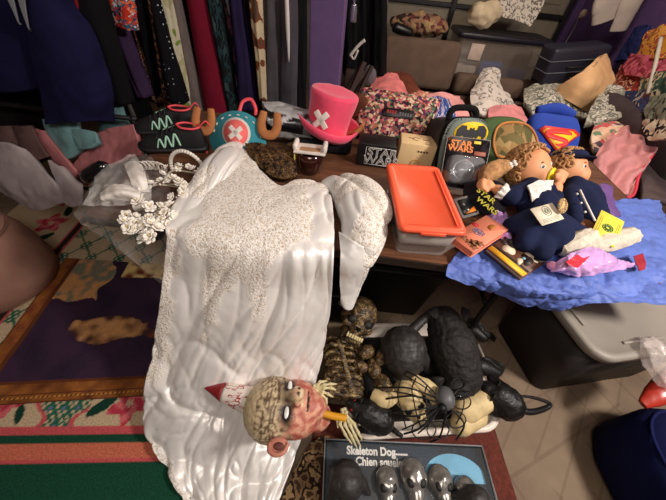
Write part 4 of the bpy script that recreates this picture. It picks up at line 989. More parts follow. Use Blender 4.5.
# girl doll
H1 = P(528, 167, .87); r1 = .081
g = thing('cloth_doll', 'doll in navy dress with tan curly yarn hair and a yellow pacifier', 'doll', W(540, 225), 'soft dolls on the blue tissue')
look1 = Vector((.52, -.74, .42)); up1 = Vector((-.35, .5, .8))
# trunk + skirt
hip = P(548, 236, .80); neck = P(531, 188, .835)
bits = [capsule(neck, neck.lerp(hip, .45), .045, .065), capsule(neck.lerp(hip, .4), hip, .07, .075)]
sh_l, sh_r = P(512, 197, .84), P(549, 192, .855)
el_l = P(506, 194, .845); wr_l = P(496, 187, .85)
bits += [capsule(neck, sh_l, .04, .038), capsule(sh_l, P(507, 195, .845), .038, .030), capsule(neck, sh_r, .04, .036), capsule(sh_r, P(556, 196, .86), .035, .027)]
hem = [P(512, 226, .80), P(524, 243, .80), P(543, 252, .80), P(564, 247, .80), P(582, 236, .80)]
for h_ in hem: bits.append(capsule(hip.lerp(neck, .35), h_, .06, .034))
organic('dress', bits, m_dnavy, .008, 4, g, .005, 16, 3)
organic('head', [ball(H1, (r1, r1, r1*1.0), 24, 16), ball(H1+look1.normalized()*r1*.62-up1*.028, .046), ball(H1+look1.normalized()*r1*1.0-up1*.004, .011)], m_skin, .006, 6, g)
face_marks(g, H1, r1, look1, up1, False)
yarn_curls('hair', g, H1, r1*1.02, look1, up1, m_yarn, 230, .016, 2)
pt = [P(508, 166, .88), P(498, 168, .875), P(489, 174, .86), P(484, 183, .84)]
mk('pigtail', *rough_up(tube(pt, [.022, .034, .036, .02], 20, 24, fold=.12, folds=7), .004, 60, 2), m_yarn, g)
mk('hair_ribbon', *merge(*[ball(P(512, 163, .90)+Vector((.010*math.cos(a), -.008, .010*math.sin(a))), .008, 10, 8) for a in (0, 1.57, 3.14, 4.71)]), m_lacew, g)
mouth = H1+(look1.normalized()-up1*.33).normalized()*r1*1.14
pc = mk('pacifier', *xf(lathe([(.0, .0), (.026, .002), (.028, .006), (.02, .011), (.008, .014), (.0, .015)], 20, False, False), mouth, (look1-up1*.2).to_track_quat('Z', 'Y').to_euler(), (1, 1.15, 1)), plastic('yellow_plastic', (232, 206, 40), .35), g)
mk('pacifier_ring', *tube([mouth+look1.normalized()*.016+(up1*math.sin(a)+look1.cross(up1)*math.cos(a))*.012 for a in [2*math.pi*k/8 for k in range(8)]], .003, 6, 20, closed=True), MATS['yellow_plastic'], pc)
# raised far-left arm with fist, near arm bent up by the mouth
organic('hand', [capsule(P(506, 195, .845), P(498, 190, .85), .022, .022)]+hand_bits(P(488, 186, .85), Vector((-.8, -.15, .25)), Vector((0, -.5, .8)), 1.12), m_skin, .0042, 3, g)
organic('hand', [capsule(P(555, 195, .862), P(557, 187, .87), .021, .02)]+hand_bits(P(559, 180, .88), Vector((.1, .3, .8)), Vector((0, -.8, .2)), 1.05), m_skin, .0042, 3, g)
def ruffle(name, t, c, axis, r, w, m, nfold=9):
    axis = axis.normalized(); a = axis.orthogonal().normalized(); b = axis.cross(a); rings = []
    for k in range(5):
        s_ = k/4; rings.append([c+axis*(w*(s_-.5))+(a*math.cos(t_)+b*math.sin(t_))*(r*(1+.35*s_)+.005*s_*math.sin(nfold*t_)) for t_ in [2*math.pi*j/54 for j in range(54)]])
    rings += [[p+(c-p)*.05 for p in rr_] for rr_ in rings[::-1]]
    return mk(name, *loft(rings, False, False), m, t)
ruffle('cuff', g, P(503, 193, .848), P(496, 188, .85)-P(507, 195, .845), .025, .028, m_lacew)
sheet('collar', [[P(527, 186, .885), P(540, 181, .885), P(553, 181, .885)], [P(530, 194, .88), P(540, 191, .885), P(551, 188, .88)], [P(532, 202, .865), P(537, 198, .875), P(545, 197, .87)]], m_lacew, g, nu=36, nv=18, thick=.006, wr=.006, ws=34, seed=2)
for a_, b_, c_ in ((P(560, 250, .80), P(575, 244, .815), P(590, 236, .82)), (P(585, 246, .80), P(606, 243, .81), P(632, 235, .815))):
    vf = tube([a_, b_, c_], [.026, .034, .03], 28, 24, fold=.07, folds=9, seed=2); mk('lace_bootie', *rough_up(vf, .003, 50, 3), mat('cream_lace', (206, 194, 176), .8, var=.2, vs=60, bs=.8, bscale=120), g)
# white leaflet with a round green print, hung on the dress
rot, w, h = quadframe(P(542, 226, .873), P(564, 219, .873), P(541, 206, .895))
lf = mk('paper_tag', *xf(xf(prism(rrect(w, h, .002), .0012), (w/2, h/2, 0)), P(542, 226, .873), rot), mat('tag_paper', (226, 214, 190), .7, var=.03), g)
inkm = mat('green_grey_ink', (110, 122, 104), .7)
mk('tag_print', *xf(merge(*([xf(tube([(r_*math.cos(a), r_*math.sin(a), 0) for a in [2*math.pi*k/12 for k in range(12)]], .0012, 5, 30, closed=True), (w*.55, h*.66, .0018)) for r_ in (.018, .010, .005)]+[box((w*.5, h*(.12+.07*k), .0016), (w*.7, .0014, .0006), 0) for k in range(3)])), P(542, 226, .873), rot), inkm, lf)
# round cameo charm between the dolls
tag(mk('round_charm', *xf(lathe([(.0, .0), (.016, .0), (.018, .003), (.015, .005), (.0, .006)], 20, False, False), P(562, 206, .905), (R(42), 0, 0), (1, 1.5, 1)), ramp_mat('charm_print', [(206, 172, 110), (120, 90, 60), (190, 150, 96), (90, 110, 100)], 'noise', 70, .5, bs=0)), 'small oval tan charm between the two navy dolls', 'charm')

# boy doll
H2 = P(567, 167, .855); r2 = .072
bo = thing('cloth_doll', 'doll in navy jacket and navy peaked cap, looking right', 'doll', W(590, 212), 'soft dolls on the blue tissue')
look2 = Vector((.66, -.68, .3)); up2 = Vector((-.1, .6, .75))
neck2, hip2 = P(575, 186, .83), P(592, 222, .79)
b2_ = [capsule(neck2, neck2.lerp(hip2, .5), .045, .06), capsule(neck2.lerp(hip2, .45), hip2, .062, .06), capsule(neck2, P(592, 190, .81), .036, .032), capsule(P(592, 190, .81), P(602, 216, .79), .034, .028), capsule(P(570, 196, .84), P(575, 218, .83), .034, .03), capsule(neck2, P(570, 196, .84), .034, .034)]
organic('jacket', b2_, m_dnavy, .008, 4, bo, .004, 18, 5)
organic('head', [ball(H2, r2, 24, 16), ball(H2+look2.normalized()*r2*.62-up2*.026, .043), ball(H2+look2.normalized()*r2*1.0, .011)], m_skin, .006, 6, bo)
face_marks(bo, H2, r2, look2, up2, True)
yarn_curls('hair', bo, H2, r2*1.0, look2, up2, m_yarn, 150, .014, 5)
q = up2.normalized()
mk('cap', *xf(ball((0, 0, 0), (r2*1.0, r2*1.0, r2*.5), 28, 14), H2+q*r2*.58, q.to_track_quat('Z', 'Y').to_euler()), m_dnavy, bo)
fw = (look2-q*look2.dot(q)).normalized(); sdd = q.cross(fw)
brim_ = [[H2+q*r2*.52+fw*r2*(.92+.42*a_)*math.cos(t_)+sdd*r2*(.92+.15*a_)*math.sin(t_)-q*.012*a_ for t_ in [R(-70+140*k/6) for k in range(7)]] for a_ in (0, .5, 1)]
sheet('cap_peak', brim_, cloth('dark_navy', (22, 22, 44)), bo, nu=24, nv=8, thick=.006, wr=0)
mk('jacket_piping', *tube([P(580, 190, .88), P(586, 203, .87), P(595, 221, .85)], .004, 6, 14), mat('white_piping', (224, 216, 206), .7), bo)
for k in range(3): mk('button', *ball(P(577+k*4, 194+k*9, .886-k*.012), .0045, 10, 6), MATS['white_piping'], bo)
for a_, b_ in ((P(590, 226, .79), P(606, 234, .785)), (P(575, 232, .80), P(592, 240, .79))): mk('trouser_leg', *tube([hip2.lerp(a_, .5), a_, b_], [.032, .03, .026], 16, 12), cloth('brown_trouser', (112, 72, 52)), bo)

# yellow card standing on the booties
rot, w, h = quadframe(P(590, 235, .835), P(614, 248, .825), P(605, 212, .865))
yc = thing('yellow_card', 'yellow certificate card with a green round seal on the doll booties', 'card', P(590, 235, .835)*.5+P(614, 248, .825)*.5, None, rot)
lp(yc, 'card', xf(prism(rrect(w, h, .002), .0016), (0, h/2, 0)), mat('yellow_paper', (240, 214, 74), .6, var=.03))
gi = mat('green_ink', (62, 110, 50), .6)
lp(yc, 'seal', xf(merge(*[tube([(r_*math.cos(a), r_*math.sin(a), .002) for a in [2*math.pi*k/14 for k in range(14)]], wd, 5, 40, closed=True) for r_, wd in ((.017, .0016), (.008, .003))], *[ball((.0125*math.cos(a), .0125*math.sin(a), .002), .0026, 8, 5) for a in [2*math.pi*k/10 for k in range(10)]]), (0, h*.5, 0)), gi)
lp(yc, 'print_lines', merge(*[box((-w*.4+k*.006, h*.5, .002), (.0014, h*.6, .0006), 0) for k in range(2)], *[box((w*.4-k*.006, h*.5, .002), (.0014, h*.6, .0006), 0) for k in range(2)]), mat('olive_ink', (150, 140, 50), .6))

# lilac tissue and lilac plastic
m_lil = mat('lilac_tissue', (196, 150, 214), .55, var=.12, bs=.2, bscale=60)
tag(sheet('lilac_tissue', [[W(487, 214, .775), W(496, 208, .80), W(506, 206, .79)], [W(494, 228, .785), W(506, 224, .80), W(516, 224, .785)], [W(510, 248, .785), W(522, 246, .79), W(534, 250, .775)]], m_lil, nu=40, nv=50, thick=.002, wr=.014, ws=20, seed=6, rid=.9), 'lilac tissue paper crumpled along the left side of the girl doll', 'tissue paper')
tag(sheet('plastic_wrap', [[P(553, 262, .80), P(572, 252, .835), P(596, 246, .84), P(614, 256, .80)], [P(551, 272, .79), P(574, 266, .825), P(600, 262, .825), P(636, 262, .79)], [P(556, 274, .775), P(580, 278, .785), P(606, 274, .785), P(640, 266, .775)]], mat('lilac_plastic', (206, 160, 214), .22, var=.2, vs=18, coat=.5), nu=60, nv=40, thick=.002, wr=.010, ws=20, seed=9, rid=.9), 'shiny lilac plastic wrap in front of the doll booties', 'plastic wrap')
tag(sheet('red_wrapper', [[P(566, 262, .853), P(578, 254, .858)], [P(571, 266, .848), P(584, 258, .853)], [P(578, 268, .84), P(590, 256, .848)]], mat('red_foil', (220, 54, 66), .25, coat=.4), nu=20, nv=20, thick=.002, wr=.005, ws=25, seed=3), 'small shiny red wrapper on the lilac plastic', 'wrapper')
tag(sheet('red_wrapper', [[W(634, 256, .79), W(643, 253, .785)], [W(637, 264, .79), W(646, 262, .785)], [W(640, 271, .785), W(646, 269, .78)]], mat('dull_red', (150, 36, 48), .5), nu=16, nv=16, thick=.002, wr=.005, ws=25, seed=4), 'red wrapper on the blue tissue at the table end', 'wrapper')
tag(mk('pink_bow', *merge(blob((P(544, 256, .79)), (.022, .016, .012), .004, 40, 1, 3), blob(P(553, 266, .79), (.018, .018, .012), .004, 40, 2, 3)), mat('pink_foam', (226, 150, 190), .6)), 'small pink bow at the tip of the brown book', 'bow')
tag(sheet('purple_tissue', [[W(597, 186, .79), W(604, 183, .79), W(612, 186, .78)], [W(602, 205, .785), W(610, 204, .79), W(616, 206, .775)], [W(610, 218, .775), W(616, 216, .775), W(622, 216, .77)]], mat('violet_tissue', (104, 72, 130), .6, var=.15), nu=24, nv=30, thick=.002, wr=.01, ws=20, seed=7), 'violet tissue paper behind the boy doll jacket', 'tissue paper')

# ------------------------------------------------------------------ sofa with its clothes, behind the table
m_sofa = cloth('brown_upholstery', (104, 86, 74), .12)
sf = thing('sofa', 'brown fabric sectional sofa behind the table, covered in clothes', 'sofa', (1.35, 3.1, 0))
def cushion(c, s, r=.05, amp=.008, seed=0): return rough_up(box(c, s, r, seg=4), amp, 6, seed)
mk('base', *merge(box((1.34, 3.2, .15), (2.14, 1.1, .26), .02), box((2.03, 2.30, .15), (.80, .98, .26), .02)), cloth('brown_base', (84, 68, 58)), sf)
mk('seat_cushion', *cushion((.66, 3.10, .365), (.76, .92, .17), .05, .006, 1), m_sofa, sf)
mk('seat_cushion', *cushion((1.32, 3.10, .365), (.55, .92, .17), .05, .006, 2), m_sofa, sf)
mk('chaise_cushion', *cushion((2.02, 2.68, .365), (.80, 1.76, .17), .05, .006, 3), m_sofa, sf)
mk('back_cushion', *xf(cushion((0, 0, 0), (.80, .17, .44), .06, .010, 4), (.67, 3.62, .67), (R(-8), 0, 0)), m_sofa, sf)
mk('back_cushion', *xf(cushion((0, 0, 0), (.72, .24, .20), .06, .010, 5), (1.45, 3.60, .54), (R(-8), 0, 0)), m_sofa, sf)
mk('back_cushion', *xf(cushion((0, 0, 0), (.58, .24, .20), .06, .010, 6), (2.11, 3.60, .54), (R(-8), 0, 0)), m_sofa, sf)
mk('back_frame', *merge(box((1.34, 3.77, .30), (2.2, .09, .56), .03), box((.67, 3.77, .5), (.84, .088, .66), .03)), MATS['brown_base'], sf)
ZS = .47

# tub with dark lid behind the sofa
q0, q1 = PY(456, 34, 4.05), PY(546, 44, 4.05)
w = (q1-q0).length
tb = thing('storage_tub', 'large clear storage tub with dark blue lid and folded clothes behind the sofa', 'storage tub', ((q0.x+q1.x)/2, 4.1, 0))
z1 = q0.z+.005
mk('stand', *box(((q0.x+q1.x)/2, 4.1, .22), (w, .42, .42), .01), mat('dark_stand', (40, 36, 36), .8), tb)
lp(tb, 'tub', loft([[(x, y, z) for x, y in rrect(w*k, .42*k, .05)] for k, z in ((.90, .43), (.92, .44), (.99, z1), (.97, z1), (.89, .45))]), mat('hazy_tub', (176, 160, 148), .3, var=.06, alpha=.24))
lp(tb, 'lid', loft([[(x, y, z) for x, y in rrect(w*k, .46*k, .05)] for k, z in ((1.0, z1-.005), (1.03, z1), (1.03, z1+.035), (1.0, z1+.045), (.94, z1+.04))]), plastic('navy_lid', (34, 32, 42), .4))
lp(tb, 'tub_label', box((-w*.27, -.213, z1-.12), (.14, .004, .15), .001), mat('pale_label', (206, 186, 170), .7))
for nm, c, s_, m in (('folded_clothes', (-w*.30, -.14, .56), (.24, .08, .18), cloth('white_linen', (206, 196, 184))), ('folded_clothes', (-.03, -.14, .58), (.26, .08, .24), cloth('mid_blue', (50, 88, 156))), ('folded_clothes', (.26, -.14, .56), (.26, .08, .20), cloth('slate_blue', (70, 74, 116))), ('folded_clothes', (.06, .06, .64), (.82, .1, .36), cloth('taupe_fold', (128, 110, 98)))):
    lp(tb, nm, rough_up(box((c[0], c[1], c[2]), s_, .04, seg=4), .015, 9, len(nm)), m)
# things on the lid
tag(mk('cloth_bundle', *blob(PY(484, 14, 3.98)+Vector((0, 0, -.01)), (.17, .11, .11), .03, 9, 3), cloth('cream_cloth', (214, 196, 164))), 'cream cloth bundle on top of the dark blue tub lid', 'cloth')
a_ = [[PY(498, -14, 4.12), PY(520, -10, 4.12), PY(546, -8, 4.1)], [PY(500, 2, 4.05), PY(520, 4, 4.04), PY(542, 8, 4.04)], [PY(503, 17, 3.93), PY(516, 20, 3.92), PY(530, 27, 3.92)]]
tag(sheet('lace_sheet', a_, ramp_mat('white_cutout_lace', [(214, 206, 192), (214, 206, 192), (110, 100, 92), (210, 200, 188)], 'noise', 26, .8, detail=4), nu=40, nv=40, thick=.01, wr=.012, ws=8, seed=2), 'white cut-out lace cloth hanging over the tub lid corner', 'cloth')
# bundle behind left sofa cushion
tag(mk('clothes_bundle', *blob(PY(420, 25, 3.93), (.30, .10, .11), .035, 12, 6), ramp_mat('warm_floral', [(150, 112, 86), (112, 60, 58), (176, 150, 104), (60, 44, 42), (160, 126, 96)], 'voronoi', 26, warp=.03)), 'floral print clothes bundled behind the left sofa cushion', 'clothes')
tag(mk('clothes_stack', *rough_up(box((PY(420, 22, 3.98).x, 3.98, .40), (.62, .24, .76), .04, seg=3), .01, 6, 2), m_dk), 'dark stack of clothes supporting the floral bundle behind the sofa', 'clothes')
tag(mk('dark_shoe', *rough_up(capsule(PY(397, 28, 3.80), PY(410, 33, 3.80), .05, .04), .01, 18, 4), mat('black_leather', (24, 22, 24), .35)), 'black shiny item lying at the left top of the sofa cushion', 'shoe')

# dark suitcases on the right end of the sofa
def case(p, s_, rot, label):
    t = thing('suitcase', label, 'suitcase', p, 'dark suitcases on the sofa', rot); m = plastic('navy_shell', (34, 34, 48), .5)
    lp(t, 'shell', box((0, 0, s_[2]/2), s_, .03, seg=4), m)
    for k in (.34, .66): lp(t, 'zip_line', tube([(x, y, s_[2]*k) for x, y in rrect(s_[0]*1.004, s_[1]*1.006, .034, 4)], .005, 6, 60, closed=True), mat('zip_grey', (96, 98, 108), .4))
    lp(t, 'grip', tube([(-.09, -s_[1]/2-.005, s_[2]*.5), (-.06, -s_[1]/2-.035, s_[2]*.5), (.06, -s_[1]/2-.035, s_[2]*.5), (.09, -s_[1]/2-.005, s_[2]*.5)], .01, 8, 16), MATS['black_rubber'])
    return t
case(PY(565, 74, 3.34)+Vector((0, 0, -.05)), (.50, .24, .29), (R(0), R(-8), R(4)), 'dark navy suitcase with grey zip lines on the right end of the sofa')
q = PY(590, 32, 3.9)
pole = thing('hooked_rod', 'thin metal rod with a pale rounded knob standing near the purple wall', 'rod', (2.30, 3.95, .0))
mk('shaft', *tube([(PY(567, 40, 3.95).x-.12, 3.95, .0), PY(567, 40, 3.95), PY(578, 18, 3.95), PY(581, 14, 3.95)], .008, 8, 12), m_rail, pole); mk('knob', *ball(PY(583, 14, 3.95), (.035, .03, .04), 14, 10), mat('pale_knob', (150, 128, 112), .5), pole)
# two grey garments high on the right wall
hang('grey_trousers', 'pale grey garment hanging on the right wall, left of two', 'clothing', 3.45, 595, 622, 592, 616, 21, cloth('pale_grey_cloth', (168, 158, 148), .08), dep=.06, fold=.05, folds=3, seed=3, group='grey garments hanging at the upper right', zt=1.7)
hang('grey_trousers', 'pale grey longer garment hanging on the right wall, right of two', 'clothing', 3.40, 622, 644, 610, 626, 31, MATS['pale_grey_cloth'], dep=.06, fold=.05, folds=3, seed=6, group='grey garments hanging at the upper right', zt=1.7)
rl_ = thing('wall_rail', 'short steel rail on the right wall carrying two grey garments', 'rail', (2.46, 3.43, 1.68)); mk('rod', *tube([(2.0, 3.43, 1.70), (2.5, 3.43, 1.70)], .012, 8, 6), m_rail, rl_)
# cardboard box and paper in the corner
q = PY(612, 54, 3.3)
bx_ = thing('cardboard_box', 'brown cardboard box in the corner behind the tan pillow', 'box', (2.22, 3.22, ZS), None, (0, 0, R(-8)))
lp(bx_, 'carton', box((0, 0, .15), (.30, .24, .30), .004), mat('cardboard', (146, 104, 72), .85)); lp(bx_, 'flap', box((-.16, 0, .30), (.09, .22, .005), .001, (0, R(25), 0)), MATS['cardboard'])
tag(mk('paper_bundle', *blob((2.22, 3.22, ZS+.345), (.12, .08, .05), .014, 16, 2, 3), mat('offwhite_paper', (206, 192, 178), .8)), 'crumpled white paper on the brown cardboard box in the corner', 'paper')

# clothes on the sofa, left to right
def cl_sheet(name, label, pts, m, thick=.03, wr=.02, ws=8, seed=0, nu=44, nv=44, cat='clothes', group='clothes thrown over the sofa', **kw):
    rows = [[P(*p) for p in r] for r in pts]
    return tag(sheet(name, rows, m, nu=nu, nv=nv, thick=thick, wr=wr, ws=ws, seed=seed, **kw), label, cat, group)
cl_sheet('baby_top', 'pink baby top lying on the sofa behind the patterned bag', [[(377, 76, .66), (388, 74, .68), (396, 76, .66)], [(370, 92, .62), (388, 92, .66), (404, 90, .62)], [(374, 112, .56), (394, 114, .58), (414, 108, .55)]], cloth('salmon_pink', (226, 130, 128)), seed=1)
cl_sheet('brown_cloth', 'rust brown cloth behind the pink baby top', [[(388, 74, .62), (400, 74, .63), (410, 76, .60)], [(396, 86, .58), (408, 86, .60), (416, 88, .57)], [(404, 98, .54), (414, 98, .55), (422, 100, .53)]], cloth('rust_brown', (112, 60, 46)), seed=2)
cl_sheet('dark_cloth', 'black green cloth at the left end of the sofa', [[(362, 84, .60), (374, 82, .60), (384, 84, .58)], [(360, 94, .56), (374, 94, .57), (386, 94, .55)], [(362, 106, .52), (376, 108, .52), (388, 106, .52)]], cloth('black_green', (34, 34, 30)), seed=3)
cl_sheet('print_cloth', 'flower print cloth between the patterned bag and striped outfit', [[(410, 96, .58), (424, 94, .59), (434, 98, .57)], [(414, 104, .57), (428, 104, .57), (440, 106, .55)], [(424, 114, .53), (436, 114, .53), (448, 116, .52)]], ramp_mat('small_flowers', [(196, 96, 90), (226, 196, 160), (70, 90, 60), (200, 130, 110)], 'voronoi', 45), seed=4)
cl_sheet('pink_outfit', 'pale pink clothing behind the grey bat bag', [[(424, 96, .58), (440, 95, .60), (458, 98, .58)], [(426, 106, .57), (444, 106, .58), (464, 108, .56)], [(434, 120, .53), (452, 122, .53), (470, 122, .52)]], cloth('blush_pink', (226, 158, 156)), seed=5)
cl_sheet('striped_outfit', 'small blue outfit with stripes on the pink clothing', [[(428, 100, .63), (438, 98, .64), (448, 101, .62)], [(430, 110, .62), (440, 110, .62), (452, 111, .60)], [(436, 122, .56), (446, 122, .56), (458, 122, .55)]], ramp_mat('blue_stripe', [(48, 80, 150), (48, 80, 150), (210, 190, 200), (56, 70, 130)], 'noise', 16, stretch=(5, .4, 1)), thick=.02, wr=.01, seed=6)
cl_sheet('muslin', 'white muslin cloth with grey prints draped over the sofa seat', [[(483, 70, .72), (490, 68, .74), (498, 71, .72)], [(476, 84, .64), (488, 84, .68), (500, 86, .64)], [(470, 98, .58), (488, 100, .61), (508, 100, .57)], [(472, 116, .54), (494, 116, .55), (520, 112, .53)]], ramp_mat('white_grey_print', [(216, 206, 196), (216, 206, 196), (212, 202, 192), (128, 122, 118), (216, 206, 196)], 'noise', 13, bs=.1), wr=.03, seed=7)
cl_sheet('pink_clothes', 'pink folded clothes below the white muslin', [[(488, 110, .58), (502, 107, .60), (520, 109, .58)], [(488, 120, .56), (504, 118, .58), (524, 118, .56)], [(494, 130, .53), (510, 130, .53), (530, 128, .52)]], cloth('dusty_pink', (218, 140, 142)), seed=8)
m_camo = ramp_mat('grey_camouflage', [(136, 134, 122), (182, 178, 164), (108, 108, 98), (204, 198, 186), (150, 148, 134)], 'noise', 14, .95, detail=3)
cl_sheet('camouflage_trousers', 'grey camouflage clothing bundled left of the tan pillow', [[(524, 92, .60), (546, 84, .68), (572, 90, .63)], [(524, 104, .60), (552, 99, .67), (582, 104, .63)], [(532, 118, .54), (556, 118, .57), (586, 120, .55)]], m_camo, thick=.05, wr=.04, seed=9)
cl_sheet('camouflage_jacket', 'grey camouflage clothing bundled right of the tan pillow', [[(600, 96, .74), (614, 88, .80), (630, 91, .80)], [(590, 110, .68), (612, 103, .74), (638, 104, .74)], [(584, 126, .62), (608, 122, .67), (634, 120, .67)]], m_camo, thick=.04, wr=.04, seed=10)
cl_sheet('tan_pillow', 'tan pillow case propped between the camouflage clothes', [[(594, 63, .95), (603, 56, .97), (613, 82, .82)], [(574, 78, .83), (589, 82, .84), (601, 95, .74)], [(552, 92, .66), (570, 102, .68), (586, 112, .60)]], cloth('tan_cotton', (216, 174, 128), .08), thick=.03, wr=.016, ws=6, seed=11, cat='pillow')
cl_sheet('print_blanket', 'cream and pink cartoon print blanket right of the blue bag', [[(594, 128, .62), (612, 121, .66), (634, 124, .64)], [(590, 140, .60), (612, 134, .64), (640, 136, .61)], [(594, 154, .56), (616, 150, .58), (642, 150, .56)]], ramp_mat('cartoon_print', [(226, 186, 160), (206, 96, 100), (220, 180, 150), (110, 140, 110), (232, 200, 176), (90, 80, 96)], 'voronoi', 22, warp=.03), wr=.02, seed=12)
bl = cl_sheet('pink_blanket', 'pink baby blanket with red piped edge hanging at the right', [[(614, 130, .665), (640, 128, .67), (664, 132, .65)], [(598, 152, .655), (626, 150, .665), (656, 150, .655)], [(590, 172, .655), (614, 176, .665), (640, 174, .655)], [(586, 184, .64), (606, 196, .65), (632, 196, .64)]], cloth('rose_pink', (206, 142, 142), .1), thick=.02, wr=.02, ws=6, seed=13, nu=70, nv=70, disp=lambda u, v, p: .016*math.sin(u*16+v*5+3*nz(p, 4)))
edge = [P(664, 132, .665), P(656, 150, .67), P(640, 174, .67), P(632, 196, .655), P(606, 196, .665)]
mk('red_piping', *tube([p-bl.location for p in edge], .007, 8, 40), cloth('piping_red', (214, 66, 84)), bl, world=False)
cl_sheet('dark_throw', 'dark grey mauve throw spread over the chaise at the right', [[(618, 118, .60), (640, 128, .60), (656, 136, .60)], [(612, 136, .58), (640, 146, .58), (662, 152, .56)], [(636, 178, .53), (654, 180, .53), (676, 184, .53)], [(640, 200, .53), (660, 204, .53), (680, 207, .53)]], cloth('mauve_grey', (92, 78, 78)), thick=.03, wr=.012, seed=14)
# colourful heap against the right wall (third value: how far right each point lies)
def heap(name, label, pts, m, seed, thick=.03, wr=.026):
    rows = [[PX(*p) for p in r] for r in pts]
    return tag(sheet(name, rows, m, nu=44, nv=44, thick=thick, wr=wr, ws=9, seed=seed), label, 'clothes', 'garments heaped against the right wall')
heap('red_garment', 'dark red print garment in the heap, right of the tan pillow', [[(622, 66, 2.40), (636, 62, 2.42), (652, 62, 2.42)], [(616, 80, 2.36), (634, 76, 2.36), (650, 78, 2.36)], [(614, 98, 2.30), (630, 94, 2.30), (646, 96, 2.30)]], ramp_mat('red_print_cloth', [(112, 34, 36), (140, 52, 46), (112, 34, 36), (190, 140, 110), (80, 30, 40)], 'noise', 16), 20)
heap('yellow_garment', 'mustard yellow and red garment on top of the heap', [[(650, 32, 2.42), (668, 26, 2.43), (690, 24, 2.43)], [(642, 46, 2.40), (660, 44, 2.38), (688, 44, 2.36)], [(638, 60, 2.38), (656, 60, 2.34), (684, 60, 2.30)]], ramp_mat('mustard_red', [(176, 120, 40), (150, 60, 50), (196, 140, 60), (120, 50, 56), (186, 128, 48)], 'noise', 10), 21)
heap('pink_garment', 'magenta pink garment below the mustard one', [[(632, 54, 2.40), (648, 56, 2.36), (670, 58, 2.33)], [(626, 66, 2.38), (646, 66, 2.33), (674, 70, 2.28)], [(628, 76, 2.35), (646, 78, 2.30), (672, 84, 2.24)]], ramp_mat('magenta_print', [(160, 62, 84), (190, 96, 110), (130, 44, 60), (170, 76, 96)], 'noise', 12), 22)
heap('blue_garment', 'dark blue garment along the left of the heap', [[(636, 28, 2.44), (642, 26, 2.43), (650, 25, 2.43)], [(625, 46, 2.44), (634, 44, 2.42), (642, 46, 2.41)], [(615, 62, 2.43), (624, 60, 2.42), (634, 62, 2.40)]], cloth('deep_blue', (36, 44, 92)), 23)
heap('green_garment', 'dark green and cream garment low in the heap', [[(644, 76, 2.32), (662, 72, 2.27), (688, 74, 2.22)], [(642, 88, 2.30), (660, 86, 2.24), (690, 90, 2.18)], [(644, 102, 2.26), (664, 100, 2.20), (692, 106, 2.14)]], ramp_mat('green_cream_print', [(40, 60, 54), (60, 86, 74), (184, 168, 140), (36, 44, 50), (150, 76, 50)], 'noise', 11), 24)
heap('navy_garment', 'navy and violet garment at the foot of the heap', [[(628, 92, 2.30), (644, 92, 2.27), (660, 96, 2.24)], [(630, 103, 2.26), (646, 102, 2.23), (662, 106, 2.18)], [(638, 115, 2.20), (650, 113, 2.18), (664, 115, 2.14)]], ramp_mat('navy_violet_print', [(58, 50, 84), (40, 60, 100), (50, 44, 70), (170, 160, 150), (44, 40, 66)], 'noise', 15), 25)
heap('leaf_shirt', 'grey green garment with dark leaves at the right edge', [[(654, 98, 2.20), (670, 94, 2.14), (692, 94, 2.10)], [(648, 110, 2.16), (666, 108, 2.10), (692, 110, 2.06)], [(646, 121, 2.12), (664, 121, 2.08), (692, 123, 2.04)]], ramp_mat('leaf_print', [(120, 122, 106), (126, 128, 112), (118, 120, 104), (34, 44, 40), (124, 126, 110)], 'noise', 14), 26)
heap('cream_cloth', 'cream and black cloth below the leaf garment at the right edge', [[(644, 121, 2.12), (660, 120, 2.08), (690, 122, 2.02)], [(646, 130, 2.08), (664, 129, 2.03), (690, 132, 1.98)], [(652, 141, 2.04), (668, 140, 2.0), (692, 144, 1.94)]], ramp_mat('cream_black', [(196, 182, 156), (200, 186, 160), (36, 34, 38), (204, 190, 166)], 'noise', 9), 27)
tag(mk('white_rod', *tube([PX(661, 38, 2.34), PX(655, 66, 2.28), PX(648, 94, 2.22)], .013, 10, 10), plastic('pale_plastic', (190, 184, 172), .5)), 'pale plastic rod lying across the colourful heap at the right', 'rod')
tag(mk('clothes_mound', *rough_up(box((2.30, 2.45, .62), (.34, 1.3, .34), .08, seg=4), .02, 7, 6), cloth('mound_grey', (70, 60, 62))), 'dark mound of clothes under the colourful garments by the right wall', 'clothes')

# blue and red shield backpack and green shell bag, standing behind the dolls
b0, b1 = W(533, 165), W(576, 171)
sb = thing('shield_backpack', 'blue child backpack with a red and yellow shield emblem behind the dolls', 'backpack', (b0+b1)/2+Vector((.02, .13, .0)), None, (R(-50), 0, R(-4)))
m_blue = cloth('royal_blue', (48, 72, 160), .1)
v, f = loft([sup(w, d, z, 40, .55) for w, d, z in [(.22, .09, 0), (.26, .13, .02), (.275, .14, .09), (.275, .13, .16), (.25, .11, .21), (.19, .05, .235)]]); lp(sb, 'pack_body', rough_up((v, f), .006, 12, 3), m_blue)
lp(sb, 'top_roll', tube([(-.10, -.02, .245), (0, -.03, .26), (.10, -.02, .245)], [.02, .03, .02], 14, 12), m_blue); lp(sb, 'carry_loop', tube([(-.07, .0, .25), (0, .01, .285), (.07, 0, .25)], .008, 8, 12), cloth('dark_blue_web', (30, 40, 92)))
sh = [(-.085, .034), (-.062, .054), (.062, .054), (.085, .034), (.0, -.056)]
def onf(vf, z0=.11, y0=-.072): return [Vector((v[0], y0-v[2], z0+v[1])) for v in vf[0]], vf[1]
sy = mat('shield_yellow', (246, 196, 40), .5); sr = mat('shield_red', (216, 46, 38), .5)
